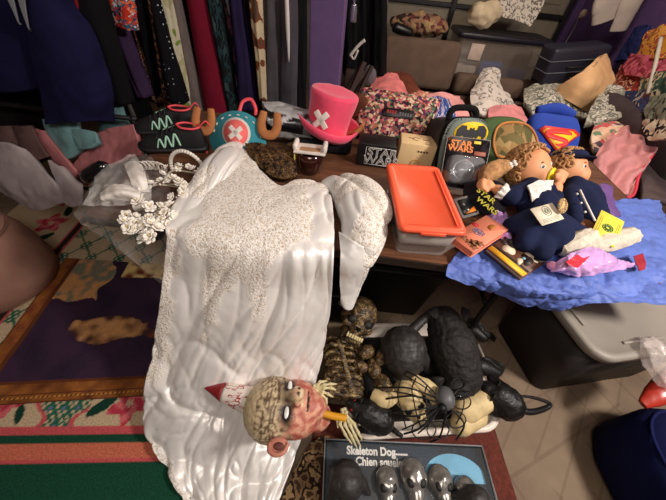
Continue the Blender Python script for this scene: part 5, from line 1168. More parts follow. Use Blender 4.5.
lp(sb, 'shield_edge', onf(prism([(x*1.25, y*1.22) for x, y in sh], .004), .062), sr); lp(sb, 'shield_field', onf(prism([(x*1.05, y*.98) for x, y in sh], .003, .0035), .062), sy)
S_c = [Vector(p) for p in ((.062, .028, 0), (.05, .039, 0), (.0, .044, 0), (-.055, .035, 0), (-.06, .017, 0), (-.02, .006, 0), (.03, -.003, 0), (.036, -.020, 0), (.0, -.033, 0), (-.03, -.022, 0))]
vv, ff = tube(S_c, [.006, .012, .017, .017, .016, .016, .015, .013, .010, .004], 10, 50, flat=.5, up=(0, 0, 1)); lp(sb, 'shield_letter', onf((vv, ff), .062, -.0755), sr)
b0, b1 = W(490, 186), W(538, 182)
gs = thing('shell_bag', 'green rounded shell bag with a tan patterned panel behind the girl doll', 'bag', (b0+b1)/2+Vector((-.01, .12, 0)), None, (R(-52), 0, R(14)))
m_gr = cloth('olive_green', (72, 92, 56), .15)
fp2 = smooth_pts([(-.17, 0), (.17, 0), (.19, .10), (.165, .20), (.09, .26), (-.06, .265), (-.15, .21), (-.19, .09)])
lp(gs, 'shell', loft([[(x*k, y, .0+z*k) for x, z in fp2] for k, y in ((.9, -.055), (1, -.03), (1, .03), (.8, .065), (.4, .08))]), m_gr)
lp(gs, 'shell_panel', up_(prism([(.03+x*.62, .05+z*.62) for x, z in fp2], .012, .05, .003), 0), ramp_mat('tan_shell_print', [(156, 124, 78), (112, 100, 62), (176, 146, 98), (92, 88, 54)], 'voronoi', 26))
lp(gs, 'panel_trim', tube([(.03+x*.65, -.062, .045+z*.65) for x, z in fp2[::3]], .006, 6, 60, closed=True), cloth('orange_tan', (196, 130, 74)))
lp(gs, 'shoulder_strap', tube([(-.15, -.02, .19), (-.20, -.05, .11), (-.19, -.06, .02)], .013, 8, 14, flat=.4), cloth('dark_olive', (44, 56, 36)))

# clutter between the purple post and the sofa
m_dkw = mat('dark_wood', (58, 38, 30), .6, var=.25, vs=6)
t = thing('wooden_board', 'dark wooden board leaning right of the purple post', 'board', (.05, 2.75, 0))
mk('board', *merge(tube([PY(345, 104, 2.6), PY(364, 62, 2.75)], .03, 4, 3, flat=.5), tube([PY(352, 108, 2.62), PY(372, 66, 2.78)], .022, 4, 3, flat=.5)), m_dkw, t, smooth=False)
mk('backing', *box((.02, 2.78, .38), (.16, .04, .76), .004), m_dkw, t)
t = thing('plastic_hanger', 'white plastic clothes hanger above the small tan carton', 'hanger', PY(360, 60, 2.7))
mk('hanger', *merge(tube([PY(350, 56, 2.7), PY(358, 46, 2.7), PY(365, 40, 2.7)], .012, 8, 10), tube([PY(351, 55, 2.7), PY(354, 59, 2.7), PY(358, 50, 2.7)], .008, 8, 8)), plastic('white_plastic', (206, 200, 190), .4), t)
t = thing('carton', 'small tan carton on the floor beside the dark wooden board', 'box', (PY(368, 84, 2.8).x, 2.86, 0))
lp(t, 'carton_body', box((0, 0, .31), (.17, .16, .62), .004), mat('tan_carton', (140, 106, 70), .8)); lp(t, 'carton_print', box((0, -.081, .5), (.10, .003, .08), .001), mat('dark_print', (70, 50, 40), .7))
for k, (px, y) in enumerate(((350, 2.95), (360, 3.02), (370, 3.06), (379, 3.0))):
    hang('coat', ['black garment just right of the purple post', 'second dark garment right of the purple post', 'third dark garment right of the purple post', 'dark garment beside the left end of the sofa'][k], 'clothing', y, px-6, px+8, px-7, px+7, 74, m_dk, dep=.14, fold=.12, seed=30+k, group='dark garments right of the purple post')
t = thing('steel_lantern', 'small shiny steel bottle hanging among dark clothes right of the post', 'bottle', PY(356, 10, 2.7))
mk('body', *tube([PY(354, 4, 2.72), PY(353, 22, 2.72)], [.022, .026, .026], 14, 8), mat('polished_steel', (190, 192, 200), .18, .9), t); mk('neck', *tube([PY(354.3, -2, 2.72), PY(354, 4, 2.72)], .01, 12, 4), MATS['polished_steel'], t)
tag(mk('grey_bag', *blob((PY(368, 84, 2.8).x, 2.86, .70), (.06, .06, .085), .012, 14, 4, 3), cloth('grey_bagcloth', (104, 98, 104))), 'small grey cloth pouch standing on the tan carton', 'pouch')

# ------------------------------------------------------------------ bridal veil, flower headpieces at the left end of the table
m_net = sheer('veil_net', (240, 236, 232), .2, .7)
vt = thing('bridal_veil', 'sheer white bridal veil with satin bow spread over the left table corner', 'veil', W(120, 190))
vr = [[W(146, 154, .765), W(136, 160, .775), W(120, 166, .77), W(104, 174, .765), W(92, 186, .76)],
      [W(160, 168, .765), W(144, 178, .80), W(124, 184, .80), W(100, 192, .785), W(82, 202, .76)],
      [W(170, 190, .765), W(152, 200, .785), W(128, 202, .785), W(100, 206, .78), W(75, 214, .765)],
      [W(174, 216, .762), W(154, 222, .765), W(128, 219, .765), W(104, 216, .765), W(78, 218, .755)],
      [PY(176, 250, .66), PY(152, 250, .665), PY(126, 243, .67), PY(104, 234, .675), PY(84, 225, .68)],
      [PY(178, 290, .62), PY(160, 282, .62), PY(136, 264, .63), PY(112, 246, .645), PY(88, 230, .66)]]
m_net1 = sheer('fine_net', (240, 236, 232), .055, .7)
sheet('veil_net', vr, m_net1, vt, nu=60, nv=80, thick=.0008, wr=.010, ws=9, seed=2, rid=.8)
vr2 = [[W(136, 156, .80), W(118, 163, .80), W(98, 178, .79)], [W(150, 182, .82), W(128, 188, .83), W(92, 195, .80)], [W(152, 203, .80), W(126, 207, .80), W(86, 207, .78)]]
sheet('veil_net', vr2, m_net, vt, nu=50, nv=40, thick=.0008, wr=.014, ws=12, seed=6, rid=.9)
m_sat = mat('ivory_satin', (238, 230, 222), .3, var=.03, spec=.5)
sheet('satin_bow_loop', [[W(124, 164, .83), W(133, 161, .835), W(142, 165, .83)], [W(130, 178, .85), W(138, 176, .86), W(146, 180, .845)], [W(138, 192, .81), W(144, 192, .82), W(149, 192, .81)]], m_sat, vt, nu=30, nv=30, thick=.006, wr=.008, ws=16, seed=1)
sheet('satin_bow_loop', [[W(100, 194, .82), W(118, 185, .845), W(138, 192, .83)], [W(102, 199, .825), W(120, 192, .855), W(140, 197, .835)], [W(106, 202, .80), W(122, 200, .82), W(142, 201, .81)]], m_sat, vt, nu=30, nv=30, thick=.006, wr=.010, ws=16, seed=2)
sheet('satin_bow_tail', [[W(132, 200, .82), W(143, 198, .825)], [W(133, 208, .81), W(146, 204, .82)], [W(136, 212, .79), W(150, 208, .79)]], m_sat, vt, nu=16, nv=20, thick=.005, wr=.008, ws=20, seed=3)
# flower wreaths: a bead ring with many white silk flowers
m_pet = mat('white_petal', (242, 236, 226), .8, var=.08, vs=40); m_core = mat('cream_core', (208, 184, 130), .7); m_bead = mat('pearl_bead', (232, 224, 214), .25, coat=.5)
def flower_vf(r, seed):
    rnd = random.Random(seed); bits = []
    for ring_, (n_, rr, zz, tilt) in enumerate(((6, .62, .15, 25), (5, .34, .38, 50))):
        for k in range(n_):
            a = 2*math.pi*k/n_+ring_*.5+rnd.uniform(-.15, .15)
            bits.append(xf(ball((0, 0, 0), (r*.42, r*.34, r*.10), 10, 6), (math.cos(a)*rr*r, math.sin(a)*rr*r, zz*r), (0, -R(tilt), a)))
    return merge(*bits)
PETS = [flower_vf(1, k) for k in range(4)]
def flower_parts(t, pts, rmin, rmax, seed):
    rnd = random.Random(seed)
    for k, p in enumerate(pts):
        r = rnd.uniform(rmin, rmax)
        fl = mk('flower', *xf(PETS[k % 4], p, (rnd.uniform(-.7, .7), rnd.uniform(-.7, .7), rnd.uniform(0, 3)), r), m_pet, t)
        mk('flower_core', *ball(Vector(p)+Vector((0, -.1*r, .45*r)), r*.2, 8, 6), m_core, fl)
def wreath(name, label, c, rx, ry, n_, seed, rmin=.013, rmax=.02, skip=()):
    t = thing(name, label, 'flower headpiece', c)
    ringp = [c+Vector((rx*math.cos(a), ry*math.sin(a), .02+.008*math.sin(3*a))) for a in [2*math.pi*k/24 for k in range(24)]]
    mk('stem_ring', *tube(ringp, .004, 6, 60, closed=True), mat('stem_wire', (168, 158, 138), .6), t)
    rnd = random.Random(seed)
    flower_parts(t, [c+Vector(((rx+rnd.uniform(-.014, .014))*math.cos(a), (ry+rnd.uniform(-.014, .014))*math.sin(a), .028+rnd.uniform(0, .016))) for i, a in enumerate([2*math.pi*k/n_+rnd.uniform(-.1, .1) for k in range(n_)]) if i not in skip], rmin, rmax, seed)
    mk('pearls', *merge(*[ball(c+Vector((rx*math.cos(a)*rnd.uniform(.8, 1.2), ry*math.sin(a)*rnd.uniform(.8, 1.2), .03)), .0045, 8, 6) for a in [rnd.uniform(0, 6.28) for _ in range(22)]]), m_bead, t)
    return t
wreath('wreath_headpiece', 'white flower wreath with pearls right of the satin bow', W(165, 201, .785), .068, .075, 17, 3, .016, .022)
wreath('wreath_headpiece', 'second white flower wreath partly under the dress sleeve', W(187, 183, .785), .07, .055, 16, 5, .012, .018)
fc = thing('flower_spray', 'cluster of large white silk flowers at the table front edge', 'flower spray', W(142, 226, .76))
flower_parts(fc, [W(x, y, .785+.01*(i % 3)) for i, (x, y) in enumerate(((127, 216), (132, 222), (129, 228), (137, 231), (145, 226), (151, 224), (153, 231), (146, 234), (158, 228), (145, 239), (136, 217), (166, 214), (170, 220), (162, 220), (125, 222), (140, 224), (149, 218), (174, 216), (168, 226), (134, 233), (151, 237), (160, 216)))], .018, .027, 9)
mk('leaf_wire', *tube([W(126, 224, .77), W(140, 230, .772), W(156, 230, .772), W(172, 218, .77)], .003, 6, 24), MATS['stem_wire'], fc)
tr_ = thing('tiara', 'small ornate white tiara behind the flower wreaths', 'tiara', W(153, 172, .75))
for k in range(7):
    a = -1.2+k*.4; c = W(153, 172, .765)+Vector((.045*math.sin(a), .02*math.cos(a), .0)); mk('loop', *tube([c+Vector((.016*math.cos(b_), 0, .018+.018*math.sin(b_))) for b_ in [2*math.pi*i/10 for i in range(10)]], .0028, 6, 24, closed=True), m_bead, tr_)
mk('band', *tube([W(153, 172, .755)+Vector((.056*math.sin(a), .024*math.cos(a), 0)) for a in (-1.5, -.75, 0, .75, 1.5)], .004, 6, 20), m_bead, tr_)
tag(mk('pearl_headband', *merge(*[ball(W(187, 172, .76)+Vector((.07*math.cos(a), .015, .085*math.sin(a))), .0085, 8, 6) for a in [math.pi*k/22 for k in range(23)]], tube([W(187, 172, .757)+Vector((.07*math.cos(a), .015, .085*math.sin(a))) for a in [math.pi*k/10 for k in range(11)]], .004, 6, 24)), m_bead), 'white beaded headband standing behind the flower wreaths', 'headband')

# ------------------------------------------------------------------ folded and hanging clothes left of the table
def lsheet(name, label, pts, m, thick=.03, wr=.012, ws=8, seed=0, **kw):
    return tag(sheet(name, [[PY(*p) for p in r] for r in pts], m, nu=40, nv=40, thick=thick, wr=wr, ws=ws, seed=seed, **kw), label, 'clothes', 'clothes hanging low at the left')
m_tl = cloth('dusty_teal', (104, 138, 140), .15); m_pk = cloth('dusty_rose', (172, 108, 110), .15); m_gy = cloth('pale_mauve_grey', (162, 150, 150), .1)
lsheet('teal_shirt', 'dusty teal clothing hanging under the navy jacket, left piece', [[(48, 120, 1.34), (62, 118, 1.32), (80, 122, 1.32)], [(54, 138, 1.30), (70, 138, 1.28), (84, 140, 1.29)], [(64, 156, 1.27), (74, 158, 1.25), (84, 150, 1.26)]], m_tl, seed=1)
lsheet('teal_shirt', 'dusty teal clothing hanging under the navy jacket, right piece', [[(102, 98, 1.5), (112, 98, 1.48), (124, 106, 1.48)], [(104, 116, 1.46), (116, 118, 1.44), (128, 120, 1.45)], [(104, 135, 1.42), (118, 134, 1.40), (134, 126, 1.42)]], m_tl, seed=2)
lsheet('teal_shirt', 'small dusty teal piece between the two pink cloths', [[(74, 130, 1.30), (86, 130, 1.29), (98, 134, 1.29)], [(80, 140, 1.27), (90, 142, 1.26), (100, 140, 1.27)], [(86, 149, 1.25), (93, 149, 1.24), (101, 144, 1.25)]], m_tl, seed=3)
lsheet('pink_shirt', 'dusty pink clothing hanging beside the veil', [[(92, 140, 1.34), (112, 130, 1.34), (138, 128, 1.34)], [(84, 156, 1.28), (112, 150, 1.28), (142, 142, 1.28)], [(70, 176, 1.22), (104, 168, 1.22), (143, 156, 1.24)]], m_pk, wr=.018, seed=4)
lsheet('pink_shirt', 'narrow dusty pink sleeve hanging left of the teal clothing', [[(36, 128, 1.30), (41, 130, 1.29), (46, 131, 1.29)], [(48, 146, 1.26), (54, 148, 1.25), (60, 149, 1.25)], [(70, 180, 1.20), (75, 178, 1.19), (80, 174, 1.19)]], m_pk, seed=5, thick=.02)
for k, (x, lab) in enumerate(((0, 'dark mauve clothing hanging at the far left edge'), (20, 'second dark mauve clothing from the left edge'))):
    lsheet('mauve_shirt', lab, [[(x-8, 126, 1.30), (x+4, 126, 1.28), (x+14, 126, 1.29)], [(x-4, 140, 1.27), (x+8, 142, 1.25), (x+22, 142, 1.26)], [(x+6, 158, 1.24), (x+16, 160, 1.23), (x+32, 156, 1.24)]], cloth('dark_mauve', (88, 66, 64)), seed=6+k)
lsheet('grey_sheet', 'pale grey cloth hanging down at the left, above the pink pouf', [[(-24, 146, 1.25), (6, 142, 1.22), (30, 152, 1.22)], [(-20, 168, 1.22), (14, 166, 1.18), (48, 172, 1.18)], [(0, 186, 1.18), (32, 196, 1.12), (62, 186, 1.14)], [(30, 206, 1.12), (44, 209, 1.10), (66, 202, 1.11)]], m_gy, wr=.016, seed=8)
lsheet('grey_sheet', 'pale grey cloth piece hanging next to the veil', [[(52, 160, 1.20), (62, 168, 1.18), (74, 180, 1.18)], [(60, 182, 1.15), (72, 186, 1.13), (84, 190, 1.13)], [(66, 202, 1.11), (74, 206, 1.10), (84, 204, 1.10)]], m_gy, seed=9, thick=.02)
tag(mk('boot', *rough_up(capsule(PY(90, 176, 1.17), PY(102, 168, 1.19), .04, .035), .004, 20, 2), mat('patent_black', (18, 17, 20), .15, coat=.6)), 'shiny black item hanging below the pink clothing', 'boot')
lr = thing('low_rail', 'low dark rail carrying the clothes left of the table', 'clothes rack', (-1.75, 1.34, 0))
mk('rod', *tube([(-2.5, 1.36, .80), (-1.02, 1.36, .80)], .012, 8, 6), m_blk, lr)
for x in (-2.48, -1.04): mk('upright', *tube([(x, 1.36, 0), (x, 1.36, .81)], .012, 8, 4), m_blk, lr)
# rounded dusty pink pouf
pc = P(-28, 270, .2); t = thing('pouf', 'large dusty pink rounded pouf at the left edge of the floor', 'pouf', (pc.x-.02, pc.y+.06, .014))
m_pf = mat('dusty_pink_canvas', (150, 110, 94), .9, var=.1, bs=.2)
v, f = lathe([(.21, 0), (.25, .02), (.262, .10), (.255, .20), (.235, .29), (.20, .36), (.13, .382), (.0, .386)], 40, True, False); lp(t, 'cover', rough_up((v, f), .006, 5, 2), m_pf)
lp(t, 'top_seam', tube([(.205*math.cos(a), .205*math.sin(a), .36) for a in [2*math.pi*k/24 for k in range(24)]], .006, 6, 60, closed=True), mat('seam_brown', (120, 84, 70), .9))

# ------------------------------------------------------------------ white tray with skeleton and rat props
RZT = .14
q0, q1 = P(351, 440, RZT), P(506, 430, RZT)
ty = math.atan2(q1.y-q0.y, q1.x-q0.x); tw, td = (q1-q0).length, .50
tcx = (q0+q1)/2+Vector((-math.sin(ty), math.cos(ty), 0))*(td/2)
tray = thing('prop_tray', 'white plastic tray on the floor filled with skeleton and rat props', 'tray', (tcx.x, tcx.y, .006), None, (0, 0, ty))
m_tray = plastic('white_tray', (232, 218, 204), .4)
def rr4(w, d, r, z): return [(*p, z) for p in rrect(w, d, r)]
h_ = RZT-.006
lp(tray, 'basin', loft([rr4(tw-.10, td-.10, .05, .004), rr4(tw-.09, td-.09, .06, 0), rr4(tw-.03, td-.03, .07, h_-.035), rr4(tw+.004, td+.004, .08, h_-.034), rr4(tw, td, .08, h_), rr4(tw-.035, td-.035, .07, h_+.003), rr4(tw-.045, td-.045, .065, h_-.004), rr4(tw-.105, td-.105, .05, .01)]), m_tray)
m_rat = mat('dark_grey_rubber', (48, 45, 43), .5, var=.25, vs=30, bs=.5, bscale=160); m_rat2 = mat('black_rubber_fur', (22, 21, 21), .45, var=.3, vs=40, bs=.7, bscale=140)
m_bone = mat('aged_bone', (214, 190, 140), .6, var=.22, vs=24); m_gold = ramp_mat('aged_gold_brown', [(20, 15, 12), (88, 66, 38), (28, 20, 15), (140, 112, 68), (30, 22, 16), (164, 138, 90)], 'noise', 42, .5, bs=.6, detail=5, spec=.5)
m_red = mat('red_eye', (180, 28, 34), .2); m_dkb = mat('matte_black', (14, 13, 14), .6)
def rat(name, label, nose, rump, r, tail, m, up=(0, 0, 1), seed=0, eyes=True, cat='toy rat', rn=.4, legs=True, vox=.006):
    """rat from nose to rump with ears, paws and a tapering tail"""
    nose, rump = Vector(nose), Vector(rump); d = (rump-nose); L = d.length; d.normalize(); up = Vector(up); up = (up-d*up.dot(d)).normalized(); sd = d.cross(up)
    t = thing(name, label, cat, (nose+rump)/2-up*r*.8, 'rubber rats')
    B = [capsule(nose+d*L*.03, nose+d*L*.22, r*.22, r*.5), capsule(nose+d*L*.22, nose+d*L*.5+up*r*.1, r*.52, r*.85), capsule(nose+d*L*.5+up*r*.1, rump-d*r*.6, r*.85, r*.95)]
    if legs:
        for s_ in (-1, 1):
            B += [capsule(nose+d*L*.38+sd*s_*r*.6-up*r*.2, nose+d*L*.26+sd*s_*r*.85-up*r*.75, r*.2, r*.13), capsule(rump-d*r*.9+sd*s_*r*.75-up*r*.2, rump-d*r*1.5+sd*s_*r*1.1-up*r*.75, r*.34, r*.16)]
    organic('body', B, m, vox, 4, t, .003, 45, seed)
    for s_ in (-1, 1):
        e = nose+d*L*.25+sd*s_*r*.42+up*r*.42
        mk('ear', *xf(ball((0, 0, 0), (r*.26, r*.10, r*.28), 14, 8), e, (0, 0, math.atan2(sd.y, sd.x))), m, t)
        if eyes: mk('eye', *ball(nose+d*L*.14+sd*s_*r*.26+up*r*.26, r*.09, 10, 6), m_red if eyes == 'red' else m_dkb, t)
    if tail: mk('tail', *tube([rump-d*r*.2]+[Vector(p) for p in tail], [r*.22, r*.17, r*.13, r*.09, r*.05][:max(2, min(5, len(tail)+1))], 10, 30), m, t)
    return t
rat('rubber_rat', 'dark grey rubber rat with its round back up in the middle of the tray', P(404, 378, .24), P(403, 334, .33), .105, [P(425, 318, .34), P(434, 312, .36), P(440, 328, .33), P(440, 352, .29), P(436, 360, .27)], m_rat, up=(-.1, -.35, .9), seed=2)
rat('rubber_rat', 'black rubber rat with red eyes beside the skeleton hand', P(347, 402, .23), P(388, 424, .20), .062, [P(396, 432, .17), P(402, 436, .16)], m_rat2, up=(0, -.3, 1), seed=3, eyes='red')
rat('rubber_rat', 'black rubber rat with a long curled tail on the right tray rim', P(482, 384, .24), P(516, 410, .20), .072, [P(530, 412, .19), P(546, 408, .17), P(549, 403, .18), P(530, 397, .205), P(508, 396, .235)], m_rat2, up=(.1, -.3, 1), seed=4)
# big black furry cat-like head/body
pf = thing('black_plush', 'large black furry plush animal lying over the back of the tray', 'plush toy', P(455, 380, .2))
organic('body', [capsule(P(444, 322, .33), P(452, 346, .30), .075, .105), capsule(P(452, 346, .30), P(460, 374, .24), .105, .09), capsule(P(460, 374, .24), P(464, 388, .22), .065, .045)], mat('black_fur', (28, 25, 25), .7, var=.35, vs=60, bs=.9, bscale=120), .007, 4, pf, .005, 60, 5)
for p, q in (((432, 316), (437, 308)), ((464, 314), (470, 312))): mk('ear', *tube([P(*p, .37), P(*q, .40)], [.035, .012], 14, 6, flat=.5), MATS['black_fur'], pf)
mk('snout', *blob(P(458, 388, .255), (.055, .045, .04), .004, 30, 2, 3), MATS['black_fur'], pf); mk('nose', *ball(P(459, 396, .265), (.016, .012, .01), 12, 8), mat('wet_black', (12, 12, 12), .15), pf)
for x in (437, 470): mk('paw', *tube([P(x, 376, .24), P(x+2, 394, .20), P(x+3, 402, .19)], [.035, .03, .028], 14, 12), MATS['black_fur'], pf)
# gold-brown skull mask at the back, ribbed torso and seed-like skulls
def skull(name, label, c, r, look, up, m, group='skulls in the tray', jaw=True):
    c = Vector(c); look = Vector(look).normalized(); up = Vector(up); up = (up-look*up.dot(look)).normalized(); sd = look.cross(up)
    t = thing(name, label, 'skull', c-Vector((0, 0, r)), group); rot = Matrix((sd, look, up)).transposed().to_euler()
    def q(a, b, e): return c+sd*a*r+look*b*r+up*e*r
    B = [xf(ball((0, 0, 0), (r*.78, r*.95, r*.82), 24, 16), q(0, -.1, .15), rot), capsule(q(-.4, .55, -.3), q(.4, .55, -.3), r*.26, r*.26), capsule(q(0, .7, -.35), q(0, .75, -.6), r*.3, r*.26), capsule(q(-.32, .75, .12), q(.32, .75, .12), r*.13, r*.13)]
    if jaw: B += [capsule(q(-.42, .1, -.62), q(-.22, .7, -.9), r*.14, r*.14), capsule(q(.42, .1, -.62), q(.22, .7, -.9), r*.14, r*.14), capsule(q(-.22, .7, -.9), q(.22, .7, -.9), r*.15, r*.15)]
    organic('cranium', B, m, max(.003, r*.05), 3, t, r*.02, 30)
    for s_ in (-1, 1): mk('eye_socket', *xf(ball((0, 0, 0), (r*.22, r*.14, r*.2), 14, 8), q(s_*.32, .72, -.12), rot), m_dkb, t)
    mk('nose_hole', *xf(prism([(-r*.11, 0), (r*.11, 0), (0, r*.22)], r*.1), q(0, .98, -.42), (Matrix((sd, up, look)).transposed()).to_euler()), m_dkb, t, smooth=False)
    mk('teeth', *merge(*[xf(box((0, 0, 0), (r*.085, r*.08, r*.16), r*.02), q(-.3+k*.1, 1.0-abs(k-3)*.03, -.74), rot) for k in range(7)]), mat('old_teeth', (206, 188, 140), .5), t)
    return t
camd = (CO-P(355, 330, .3)).normalized()
skull('gold_skull', 'gold brown skull at the back of the tray under the dress cuff', P(358, 318, .31), .105, camd+Vector((.15, .1, -.3)), (.3, .5, .8), m_gold)
rb = thing('ribbed_torso', 'gold brown ribbed skeleton torso at the left side of the tray', 'skeleton', P(345, 365, .18))
sp0, sp1 = P(338, 338, .28), P(352, 392, .22)
for k in range(8):
    c = sp0.lerp(sp1, k/7); w_ = .075*(1-.3*abs(k-3)/4)
    for s_ in (-1, 1): mk('rib', *tube([c, c+Vector((s_*w_*.7, 0, -.004)), c+Vector((s_*w_, -.012, -.035)), c+Vector((s_*w_*.75, -.02, -.06))], [.009, .009, .008, .006], 8, 14), m_gold, rb)
mk('spine', *rough_up(tube([sp0, sp1], .013, 12, 24), .003, 70), m_gold, rb)
mk('back_plate', *rough_up(box((sp0+sp1)/2-Vector((0, 0, .055)), (.17, .24, .04), .02, seg=4), .01, 24), m_gold, rb)
for k, (px, py, z, r) in enumerate(((367, 352, .27, .040), (381, 358, .26, .038), (374, 368, .25, .042), (383, 384, .25, .045), (360, 366, .25, .034))):
    tag(mk('ribbed_bone', *rough_up(ball(P(px, py, z), (r, r*.62, r*.6), 24, 14, (0, .3, .6+.5*k)), .006, 52, k, True), m_gold), ['oval ribbed gold brown bone highest in the tray, near the gold skull', 'oval ribbed bone touching the left side of the grey rat', 'oval ribbed bone in the middle of the small bone cluster', 'oval ribbed bone just above the cream skull', 'oval ribbed bone nearest the ribbed torso'][k], 'bone', 'oval bones in the tray')
for k, (px, py) in enumerate(((399, 316), (410, 315), (418, 315))): pass
tag(mk('cream_jaw', *rough_up(tube([P(374, 394, .235), P(384, 399, .25), P(393, 394, .235)], [.03, .036, .028], 20, 16, flat=.8), .004, 30, 3), m_bone), 'cream bone jaw piece between the black rat and the spider', 'bone')
skull('cream_skull', 'cream skull lying under the wire spider legs', P(409, 398, .215), .075, (.1, -.75, .62), (-.5, .55, .6), m_bone)
tag(mk('pointed_bone', *rough_up(tube([P(408, 372, .27), P(420, 382, .275), P(432, 392, .26), P(436, 404, .24)], [.006, .026, .034, .018], 18, 20, flat=.55), .003, 30, 4), m_bone), 'pointed cream bone above the cream skull', 'bone')
for k, (a_, b_, r) in enumerate((((466, 410, .19), (488, 398, .20), .055), ((462, 424, .16), (478, 416, .17), .045))):
    tag(mk('pelvis_bone', *rough_up(capsule(P(*a_), P(*b_), r, r*.85), .006, 16, k), m_bone), ['large cream bone right of the wire spider', 'cream bone low at the right front of the tray'][k], 'bone', 'cream bones at the right of the tray')
tag(mk('black_cloth_filler', *rough_up(box((tcx.x, tcx.y, .09), (tw-.14, td-.14, .12), .04, (0, 0, ty), seg=4), .02, 11, 6), mat('black_props', (24, 22, 22), .8, var=.3)), 'dark jumble of black cloth at the bottom of the white tray', 'cloth')
# wire spider
sc_ = P(445, 398, .30); spd = thing('wire_spider', 'black wire spider with grey bulb body and long bent legs', 'toy spider', sc_-Vector((0, 0, .1)))
m_sp = mat('spider_body', (92, 92, 94), .45, var=.2)
mk('abdomen', *ball(sc_, (.036, .044, .036), 24, 14), m_sp, spd); mk('head', *ball(P(442, 408, .325), .017, 16, 10), m_blk, spd)
leg_px = [[(392, 365, .30), (416, 376, .34), (436, 394, .32)], [(376, 388, .28), (408, 388, .35), (436, 398, .32)], [(386, 399, .28), (412, 396, .345), (436, 402, .32)], [(392, 414, .27), (416, 416, .33), (438, 408, .32)], [(404, 434, .22), (420, 428, .28), (440, 410, .31)],
          [(470, 392, .30), (458, 390, .32), (450, 400, .32)], [(456, 440, .20), (464, 424, .28), (450, 408, .31)], [(430, 442, .19), (440, 436, .24), (446, 412, .31)]]
for L in leg_px: mk('leg', *tube([P(*p) for p in L], .0034, 6, 24), m_blk, spd)
for k, pts in enumerate(([(404, 374, .31), (399, 386, .31), (398, 398, .31), (402, 412, .30), (406, 428, .26)], [(416, 378, .34), (412, 388, .345), (413, 397, .345), (417, 416, .33), (421, 427, .28)], [(427, 386, .335), (425, 392, .345), (426, 400, .34), (428, 412, .325), (430, 420, .30)], [(460, 392, .32), (464, 400, .31), (462, 412, .30), (456, 424, .27)])):
    mk('web_wire', *tube([P(*p) for p in pts], .0026, 6, 24), m_blk, spd)
for k in range(5):
    a = R(-60+k*40); tipp = P(418+30*math.cos(math.pi-a*.9)*.9, 402+32*math.sin(a), .30)
    mk('web_wire', *tube([P(441, 404, .325), P(430+10*math.cos(math.pi-a), 403+18*math.sin(a), .345), tipp], .0024, 6, 16), m_blk, spd)
for k, (x, y, r) in enumerate(((458, 384, 7), (462, 402, 9), (456, 420, 10), (438, 430, 11), (424, 430, 12))):
    mk('web_loop', *tube([P(x+r*math.cos(b_), y+r*.8*math.sin(b_), .30-.012*k) for b_ in [2*math.pi*i/10 for i in range(10)]], .0024, 6, 30, closed=True), m_blk, spd)
# skeleton hands
m_hand = mat('pale_bone_plastic', (206, 194, 150), .5, var=.15, vs=40)
def skel_hand(label, wrist, tips, thumb, r=.0062):
    t = thing('skeleton_hand', label, 'skeleton hand', wrist, 'plastic skeleton hands'); wrist = Vector(wrist)
    n_ = len(tips)
    for k, (kn, mid, tip) in enumerate(tips):
        kn, mid, tip = Vector(kn), Vector(mid), Vector(tip)
        fb = mk('finger', *merge(tube([wrist.lerp(kn, .12), wrist.lerp(kn, .5), kn], [r*.9, r*.75, r*1.15], 8, 12), tube([kn, kn.lerp(mid, .5), mid], [r*1.15, r*.75, r], 8, 10), tube([mid, mid.lerp(tip, .6), tip], [r, r*.7, r*.3], 8, 10), ball(kn, r*1.3, 8, 6), ball(mid, r*1.1, 8, 6)), m_hand, t)
    mk('thumb', *merge(tube([wrist, Vector(thumb[0])], r, 8, 6), tube([Vector(thumb[0]), Vector(thumb[1])], [r, r*.5], 8, 6), ball(thumb[0], r*1.2, 8, 6)), m_hand, t)
    mk('wrist', *merge(*[ball(wrist+Vector((.008*math.cos(a), .010*math.sin(a), 0)), r*1.3, 8, 6) for a in (0, 1.3, 2.6, 3.9, 5.2)]), m_hand, t)
    return t
skel_hand('pale plastic skeleton hand reaching down over the boxed skeleton toy', P(344, 412, .245), [(P(340, 424, .24), P(345, 434, .235), P(352, 444, .215)), (P(345, 425, .245), P(351, 436, .24), P(357, 448, .20)), (P(350, 425, .245), P(355, 436, .24), P(361, 447, .205)), (P(354, 424, .24), P(358, 432, .235), P(362, 440, .215))], (P(337, 418, .235), P(338, 428, .23)))
skel_hand('pale plastic skeleton hand behind the zombie mask chin', P(316, 388, .31), [(P(324, 385, .32), P(330, 384, .32), P(337, 384, .31)), (P(324, 388, .32), P(331, 388, .32), P(336, 390, .31)), (P(323, 392, .32), P(328, 394, .32), P(333, 397, .31)), (P(322, 395, .315), P(326, 399, .31), P(327, 405, .30))], (P(320, 382, .32), P(327, 381, .315)))
# bat-like black shape at the table leg
bt = thing('rubber_bat', 'black rubber bat lying at the table leg behind the tray', 'toy bat', P(476, 332, .1))
mk('body', *rough_up(capsule(P(474, 330, .10), P(484, 338, .09), .035, .022), .004, 30, 2), m_rat2, bt)
for pts in ([[P(466, 320, .12), P(472, 318, .12), P(480, 322, .12)], [P(470, 328, .11), P(476, 328, .11), P(484, 328, .11)], [P(472, 336, .09), P(478, 336, .09), P(486, 336, .09)]], [[P(480, 332, .11), P(490, 332, .11), P(496, 338, .09)], [P(482, 338, .10), P(488, 338, .10), P(494, 342, .08)]]): sheet('wing', pts, m_rat2, bt, nu=16, nv=12, thick=.006, wr=.006, ws=30)
bt2 = thing('rubber_bat', 'black rubber bat draped over the right corner of the tray', 'toy bat', P(490, 362, .15))
mk('body', *rough_up(capsule(P(480, 366, .19), P(494, 372, .17), .04, .03), .005, 26, 3), m_rat2, bt2)
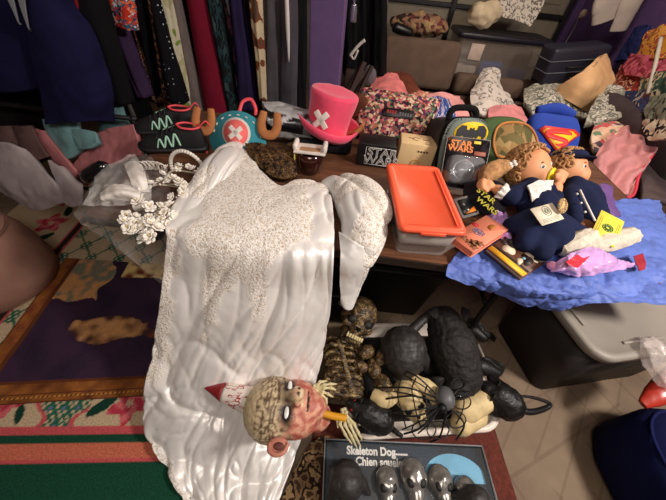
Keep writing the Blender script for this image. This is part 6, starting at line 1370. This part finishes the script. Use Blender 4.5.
sheet('wing', [[P(478, 358, .20), P(490, 358, .19), P(504, 366, .17)], [P(482, 366, .20), P(494, 368, .19), P(504, 370, .17)], [P(486, 376, .18), P(494, 376, .18), P(502, 374, .16)]], m_rat2, bt2, nu=20, nv=14, thick=.008, wr=.008, ws=26)
tag(mk('thin_white_stick', *tube([P(478, 344, .02), P(487, 364, .02)], .006, 8, 4), mat('white_stick', (220, 214, 204), .4)), 'thin white stick on the floor between table leg and tray', 'stick')

# ------------------------------------------------------------------ boxed skeleton dog in front of the tray
BZ = .12
k0, k1 = P(325, 439, BZ), P(482, 446, BZ); bx = (k1-k0).normalized(); ang = math.atan2(bx.y, bx.x); BW, BD = (k1-k0).length, .40
bc = (k0+k1)/2+Vector((math.sin(ang), -math.cos(ang), 0))*(BD/2)
sdx = thing('boxed_toy', 'dark blue toy box with white lettering and a glossy skeleton dog inside', 'toy box', (bc.x, bc.y, .012), None, (0, 0, ang))
HB_ = BZ-.012
m_boxb = ramp_mat('night_blue_card', [(14, 26, 40), (18, 34, 50), (12, 22, 34), (22, 42, 60)], 'noise', 5, .35, bs=0)
th = .006
lp(sdx, 'carton', merge(box((0, 0, .004), (BW, BD, .008), 0), box((-BW/2+th/2, 0, HB_/2), (th, BD, HB_), .001), box((BW/2-th/2, 0, HB_/2), (th, BD, HB_), .001), box((0, BD/2-th/2, HB_/2), (BW, th, HB_), .001), box((0, -BD/2+th/2, HB_/2), (BW, th, HB_), .001)), m_boxb, smooth=False)
lp(sdx, 'back_card', box((0, .0, HB_-.030), (BW-.014, BD-.014, .006), .001), m_boxb)
fz = HB_-.0265
mo_ = [(BW*.30+.125*math.cos(R(a)), BD*.5-.118+.092*math.sin(R(a))) for a in range(0, 181, 6)]
moon = lp(sdx, 'moon_picture', prism([(min(x, BW/2-.012), y) for x, y in mo_], .0015, fz), mat('moon_blue', (96, 176, 214), .5, var=.2, vs=9), smooth=False)
lp(sdx, 'blue_picture', prism([(-.12, -.12), (.10, -.12), (.08, -.055), (-.06, -.05)], .0015, fz), mat('sky_blue_print', (64, 160, 206), .5), smooth=False)
m_wl = mat('white_lettering', (236, 232, 224), .5)
text('Skeleton Dog', .038, m_wl, 'lettering', sdx, (-BW*.5+.118, BD/2-.030, fz+.001), ext=.0006, sx=.92, align='LEFT', bold=.0015).location.x -= .03
text('Chien squelette', .038, m_wl, 'lettering', sdx, (-BW*.5+.142, BD/2-.064, fz+.001), ext=.0006, sx=.92, align='LEFT', bold=.0012).location.x -= .02
for k in range(9): lp(sdx, 'small_print', box((-.045+k*.007, BD/2-.036, fz+.001), (.006, .006, .001), 0), m_wl, smooth=False)
m_chr = mat('smoked_silver', (150, 146, 140), .24, .6, var=.45, vs=30)
def local_skull(x, y, r, rz):
    o = lp(sdx, 'skeleton_piece', rough_up(merge(ball((x, y, fz+.01+r*.45), (r*.85, r*1.0, r*.75), 24, 16), capsule((x+.2*r*math.sin(rz), y-r*.8, fz+.012+r*.4), (x+.35*r*math.sin(rz), y-r*1.5, fz+.01+r*.35), r*.55, r*.42)), .003, 40, int(x*100)), m_chr)
    for s_ in (-1, 1): lp(o, 'socket', ball((x+s_*r*.34, y-r*.35, fz+.01+r*.98), (r*.26, r*.32, r*.14), 12, 8), m_dkb)
    return o
for x, y, r, rz in ((-.085, .075, .050, .1), (.015, .095, .058, .2), (.115, .085, .052, .4), (.205, .055, .05, .8)): local_skull(x, y, r, rz)
lp(sdx, 'skeleton_piece', rough_up(tube([(.02, -.05, fz+.02), (.12, -.045, fz+.03), (.22, -.05, fz+.02), (.27, -.09, fz+.015)], [.02, .024, .022, .012], 14, 24), .004, 40, 7), m_chr)
lp(sdx, 'window', box((0, 0, HB_-.001), (BW-.016, BD-.016, .0015), 0), mat('clear_window', (235, 238, 240), .05, var=.0, alpha=.05))
lp(sdx, 'edge_trim', tube([(x, y, HB_) for x, y in ((-BW/2, -BD/2), (-BW/2, BD/2), (BW/2, BD/2), (BW/2, -BD/2))], .003, 6, 4, closed=True) if False else merge(*[tube([(*a, HB_), (*b, HB_)], .0028, 6, 2) for a, b in (((-BW/2, -BD/2), (-BW/2, BD/2)), ((-BW/2, BD/2), (BW/2, BD/2)), ((BW/2, BD/2), (BW/2, -BD/2)))]), mat('box_edge', (140, 138, 136), .3))
rat('rubber_rat', 'round dark grey rubber rat lying on the left of the toy box', P(350, 500, .17), P(344, 466, .19), .066, [], m_rat, up=(0, -.3, 1), seed=8)
rat('rubber_rat', 'dark grey rubber rat at the right corner of the toy box', P(470, 512, .17), P(480, 492, .18), .05, [], m_rat, up=(0, -.3, 1), seed=9)
# bark-print cloth strip left of the box
tag(sheet('bark_cloth', [[P(330, 436, .05), P(322, 436, .06), P(312, 440, .05)], [P(322, 462, .06), P(310, 464, .07), P(296, 468, .05)], [P(318, 508, .05), P(300, 510, .06), P(276, 512, .04)]], ramp_mat('bark_camouflage', [(60, 44, 32), (120, 94, 66), (40, 28, 22), (146, 118, 84), (78, 54, 40)], 'noise', 18, .95, detail=6), nu=30, nv=40, thick=.03, wr=.012, ws=16, seed=4), 'brown bark camouflage cloth between the dress and the toy box', 'cloth')
# black things under the table behind the tray
t = thing('black_bin', 'black storage bin under the table behind the tray', 'bin', (.22, 1.15, .006)); m_bb = plastic('black_bin_plastic', (16, 14, 15), .5)
lp(t, 'bin_body', loft([rr4(.62, .42, .04, 0), rr4(.70, .50, .05, .40), rr4(.72, .52, .05, .40), rr4(.72, .52, .05, .42), rr4(.67, .47, .05, .42), rr4(.6, .4, .04, .02)]), m_bb)
lp(t, 'bin_contents', rough_up(box((0, 0, .30), (.56, .36, .16), .05, seg=4), .02, 9, 2), m_dk)
dv = thing('black_device', 'black box with concentric white rings under the dress cuff', 'box', P(336, 318, .2)-Vector((0, -.14, .16)))
lp(dv, 'case', box((0, 0, .12), (.20, .14, .24), .008), m_bb)
for r in (.010, .017, .024): lp(dv, 'ring_mark', tube([(.03+r*math.cos(a), -.0705, .19+r*math.sin(a)) for a in [2*math.pi*k/16 for k in range(16)]], .0012, 5, 30, closed=True), m_wl)

# ------------------------------------------------------------------ right foreground: grey-lidded tote, blue bag, red bag
LZ = .46
a0, a1 = P(560, 309, LZ), P(598, 357, LZ); e1 = (a1-a0).normalized(); e2 = Vector((-e1.y, e1.x, 0))
TW_, TL_ = .46, .72
corner = a1+e1*.02
tcn = corner - e1*(TW_/2) + e2*(TL_/2)
yaw = math.atan2(e2.y, e2.x)
to = thing('storage_tote', 'dark storage tote with a flat grey lid under the right end of the table', 'storage tote', (tcn.x, tcn.y, .006), None, (0, 0, yaw))
m_gl = plastic('grey_lid', (150, 142, 132), .5, .06); m_tb = plastic('dark_tote', (38, 33, 32), .55)
z_ = LZ-.006
lp(to, 'tote_body', loft([rr4(TL_-.08, TW_-.08, .06, 0), rr4(TL_-.05, TW_-.05, .07, z_-.04), rr4(TL_-.06, TW_-.06, .07, z_-.04)]), m_tb)
lp(to, 'lid', loft([rr4(TL_-.02, TW_-.02, .08, z_-.045), rr4(TL_, TW_, .085, z_-.042), rr4(TL_, TW_, .085, z_-.012), rr4(TL_-.015, TW_-.015, .08, z_-.004), rr4(TL_-.05, TW_-.05, .07, z_-.002), rr4(TL_-.06, TW_-.06, .065, z_-.008)]), m_gl)
for bx_c, bx_s in (((-.0, TW_/2-.055, z_-.004), (.16, .012, .010)), ((-TL_/2+.055, .0, z_-.004), (.012, .16, .010)), ((-.1, -TW_/2+.06, z_-.004), (.2, .012, .010))): lp(to, 'lid_rib', box(bx_c, bx_s, .003), m_gl)
q = P(640, 440, .12)
bb_ = thing('blue_bag', 'large dark blue fabric bag on the floor at the lower right corner', 'bag', (1.49, .17, .004), None, (0, 0, math.atan2(*reversed((P(598, 400, .2)-P(651, 500, .2)).xy[:]))-math.pi/2))
m_nb = cloth('dark_blue_nylon', (18, 22, 62), .15)
v, f = loft([sup(w, d, z, 48, .6) for w, d, z in [(.50, .56, 0), (.56, .62, .03), (.56, .62, .20), (.52, .57, .29), (.40, .42, .325), (.15, .15, .332)]]); lp(bb_, 'bag_body', rough_up((v, f), .012, 7, 4), m_nb)
lp(bb_, 'bag_seam', tube([(x, y, .295) for x, y, z in sup(.515, .565, 0, 20, .6)], .006, 6, 60, closed=True), cloth('navy_tape', (22, 26, 70)))
rg = thing('red_pouch', 'red pouch with crumpled clear plastic on top at the right edge', 'pouch', P(660, 385, .34))
mk('pouch', *rough_up(tube([P(642, 404, .30), P(654, 396, .32), P(672, 384, .35), P(690, 372, .37)], [.016, .036, .05, .05], 20, 24, flat=.7), .006, 18, 2), mat('red_vinyl', (176, 50, 34), .35, coat=.3), rg)
mk('plastic_cover', *rough_up(tube([P(646, 336, .49), P(654, 352, .47), P(664, 372, .42), P(676, 384, .38)], [.03, .055, .055, .04], 24, 30, flat=.7, fold=.12, folds=5), .012, 22, 5, True), sheer('clear_plastic', (230, 216, 210), .38, .15), rg)
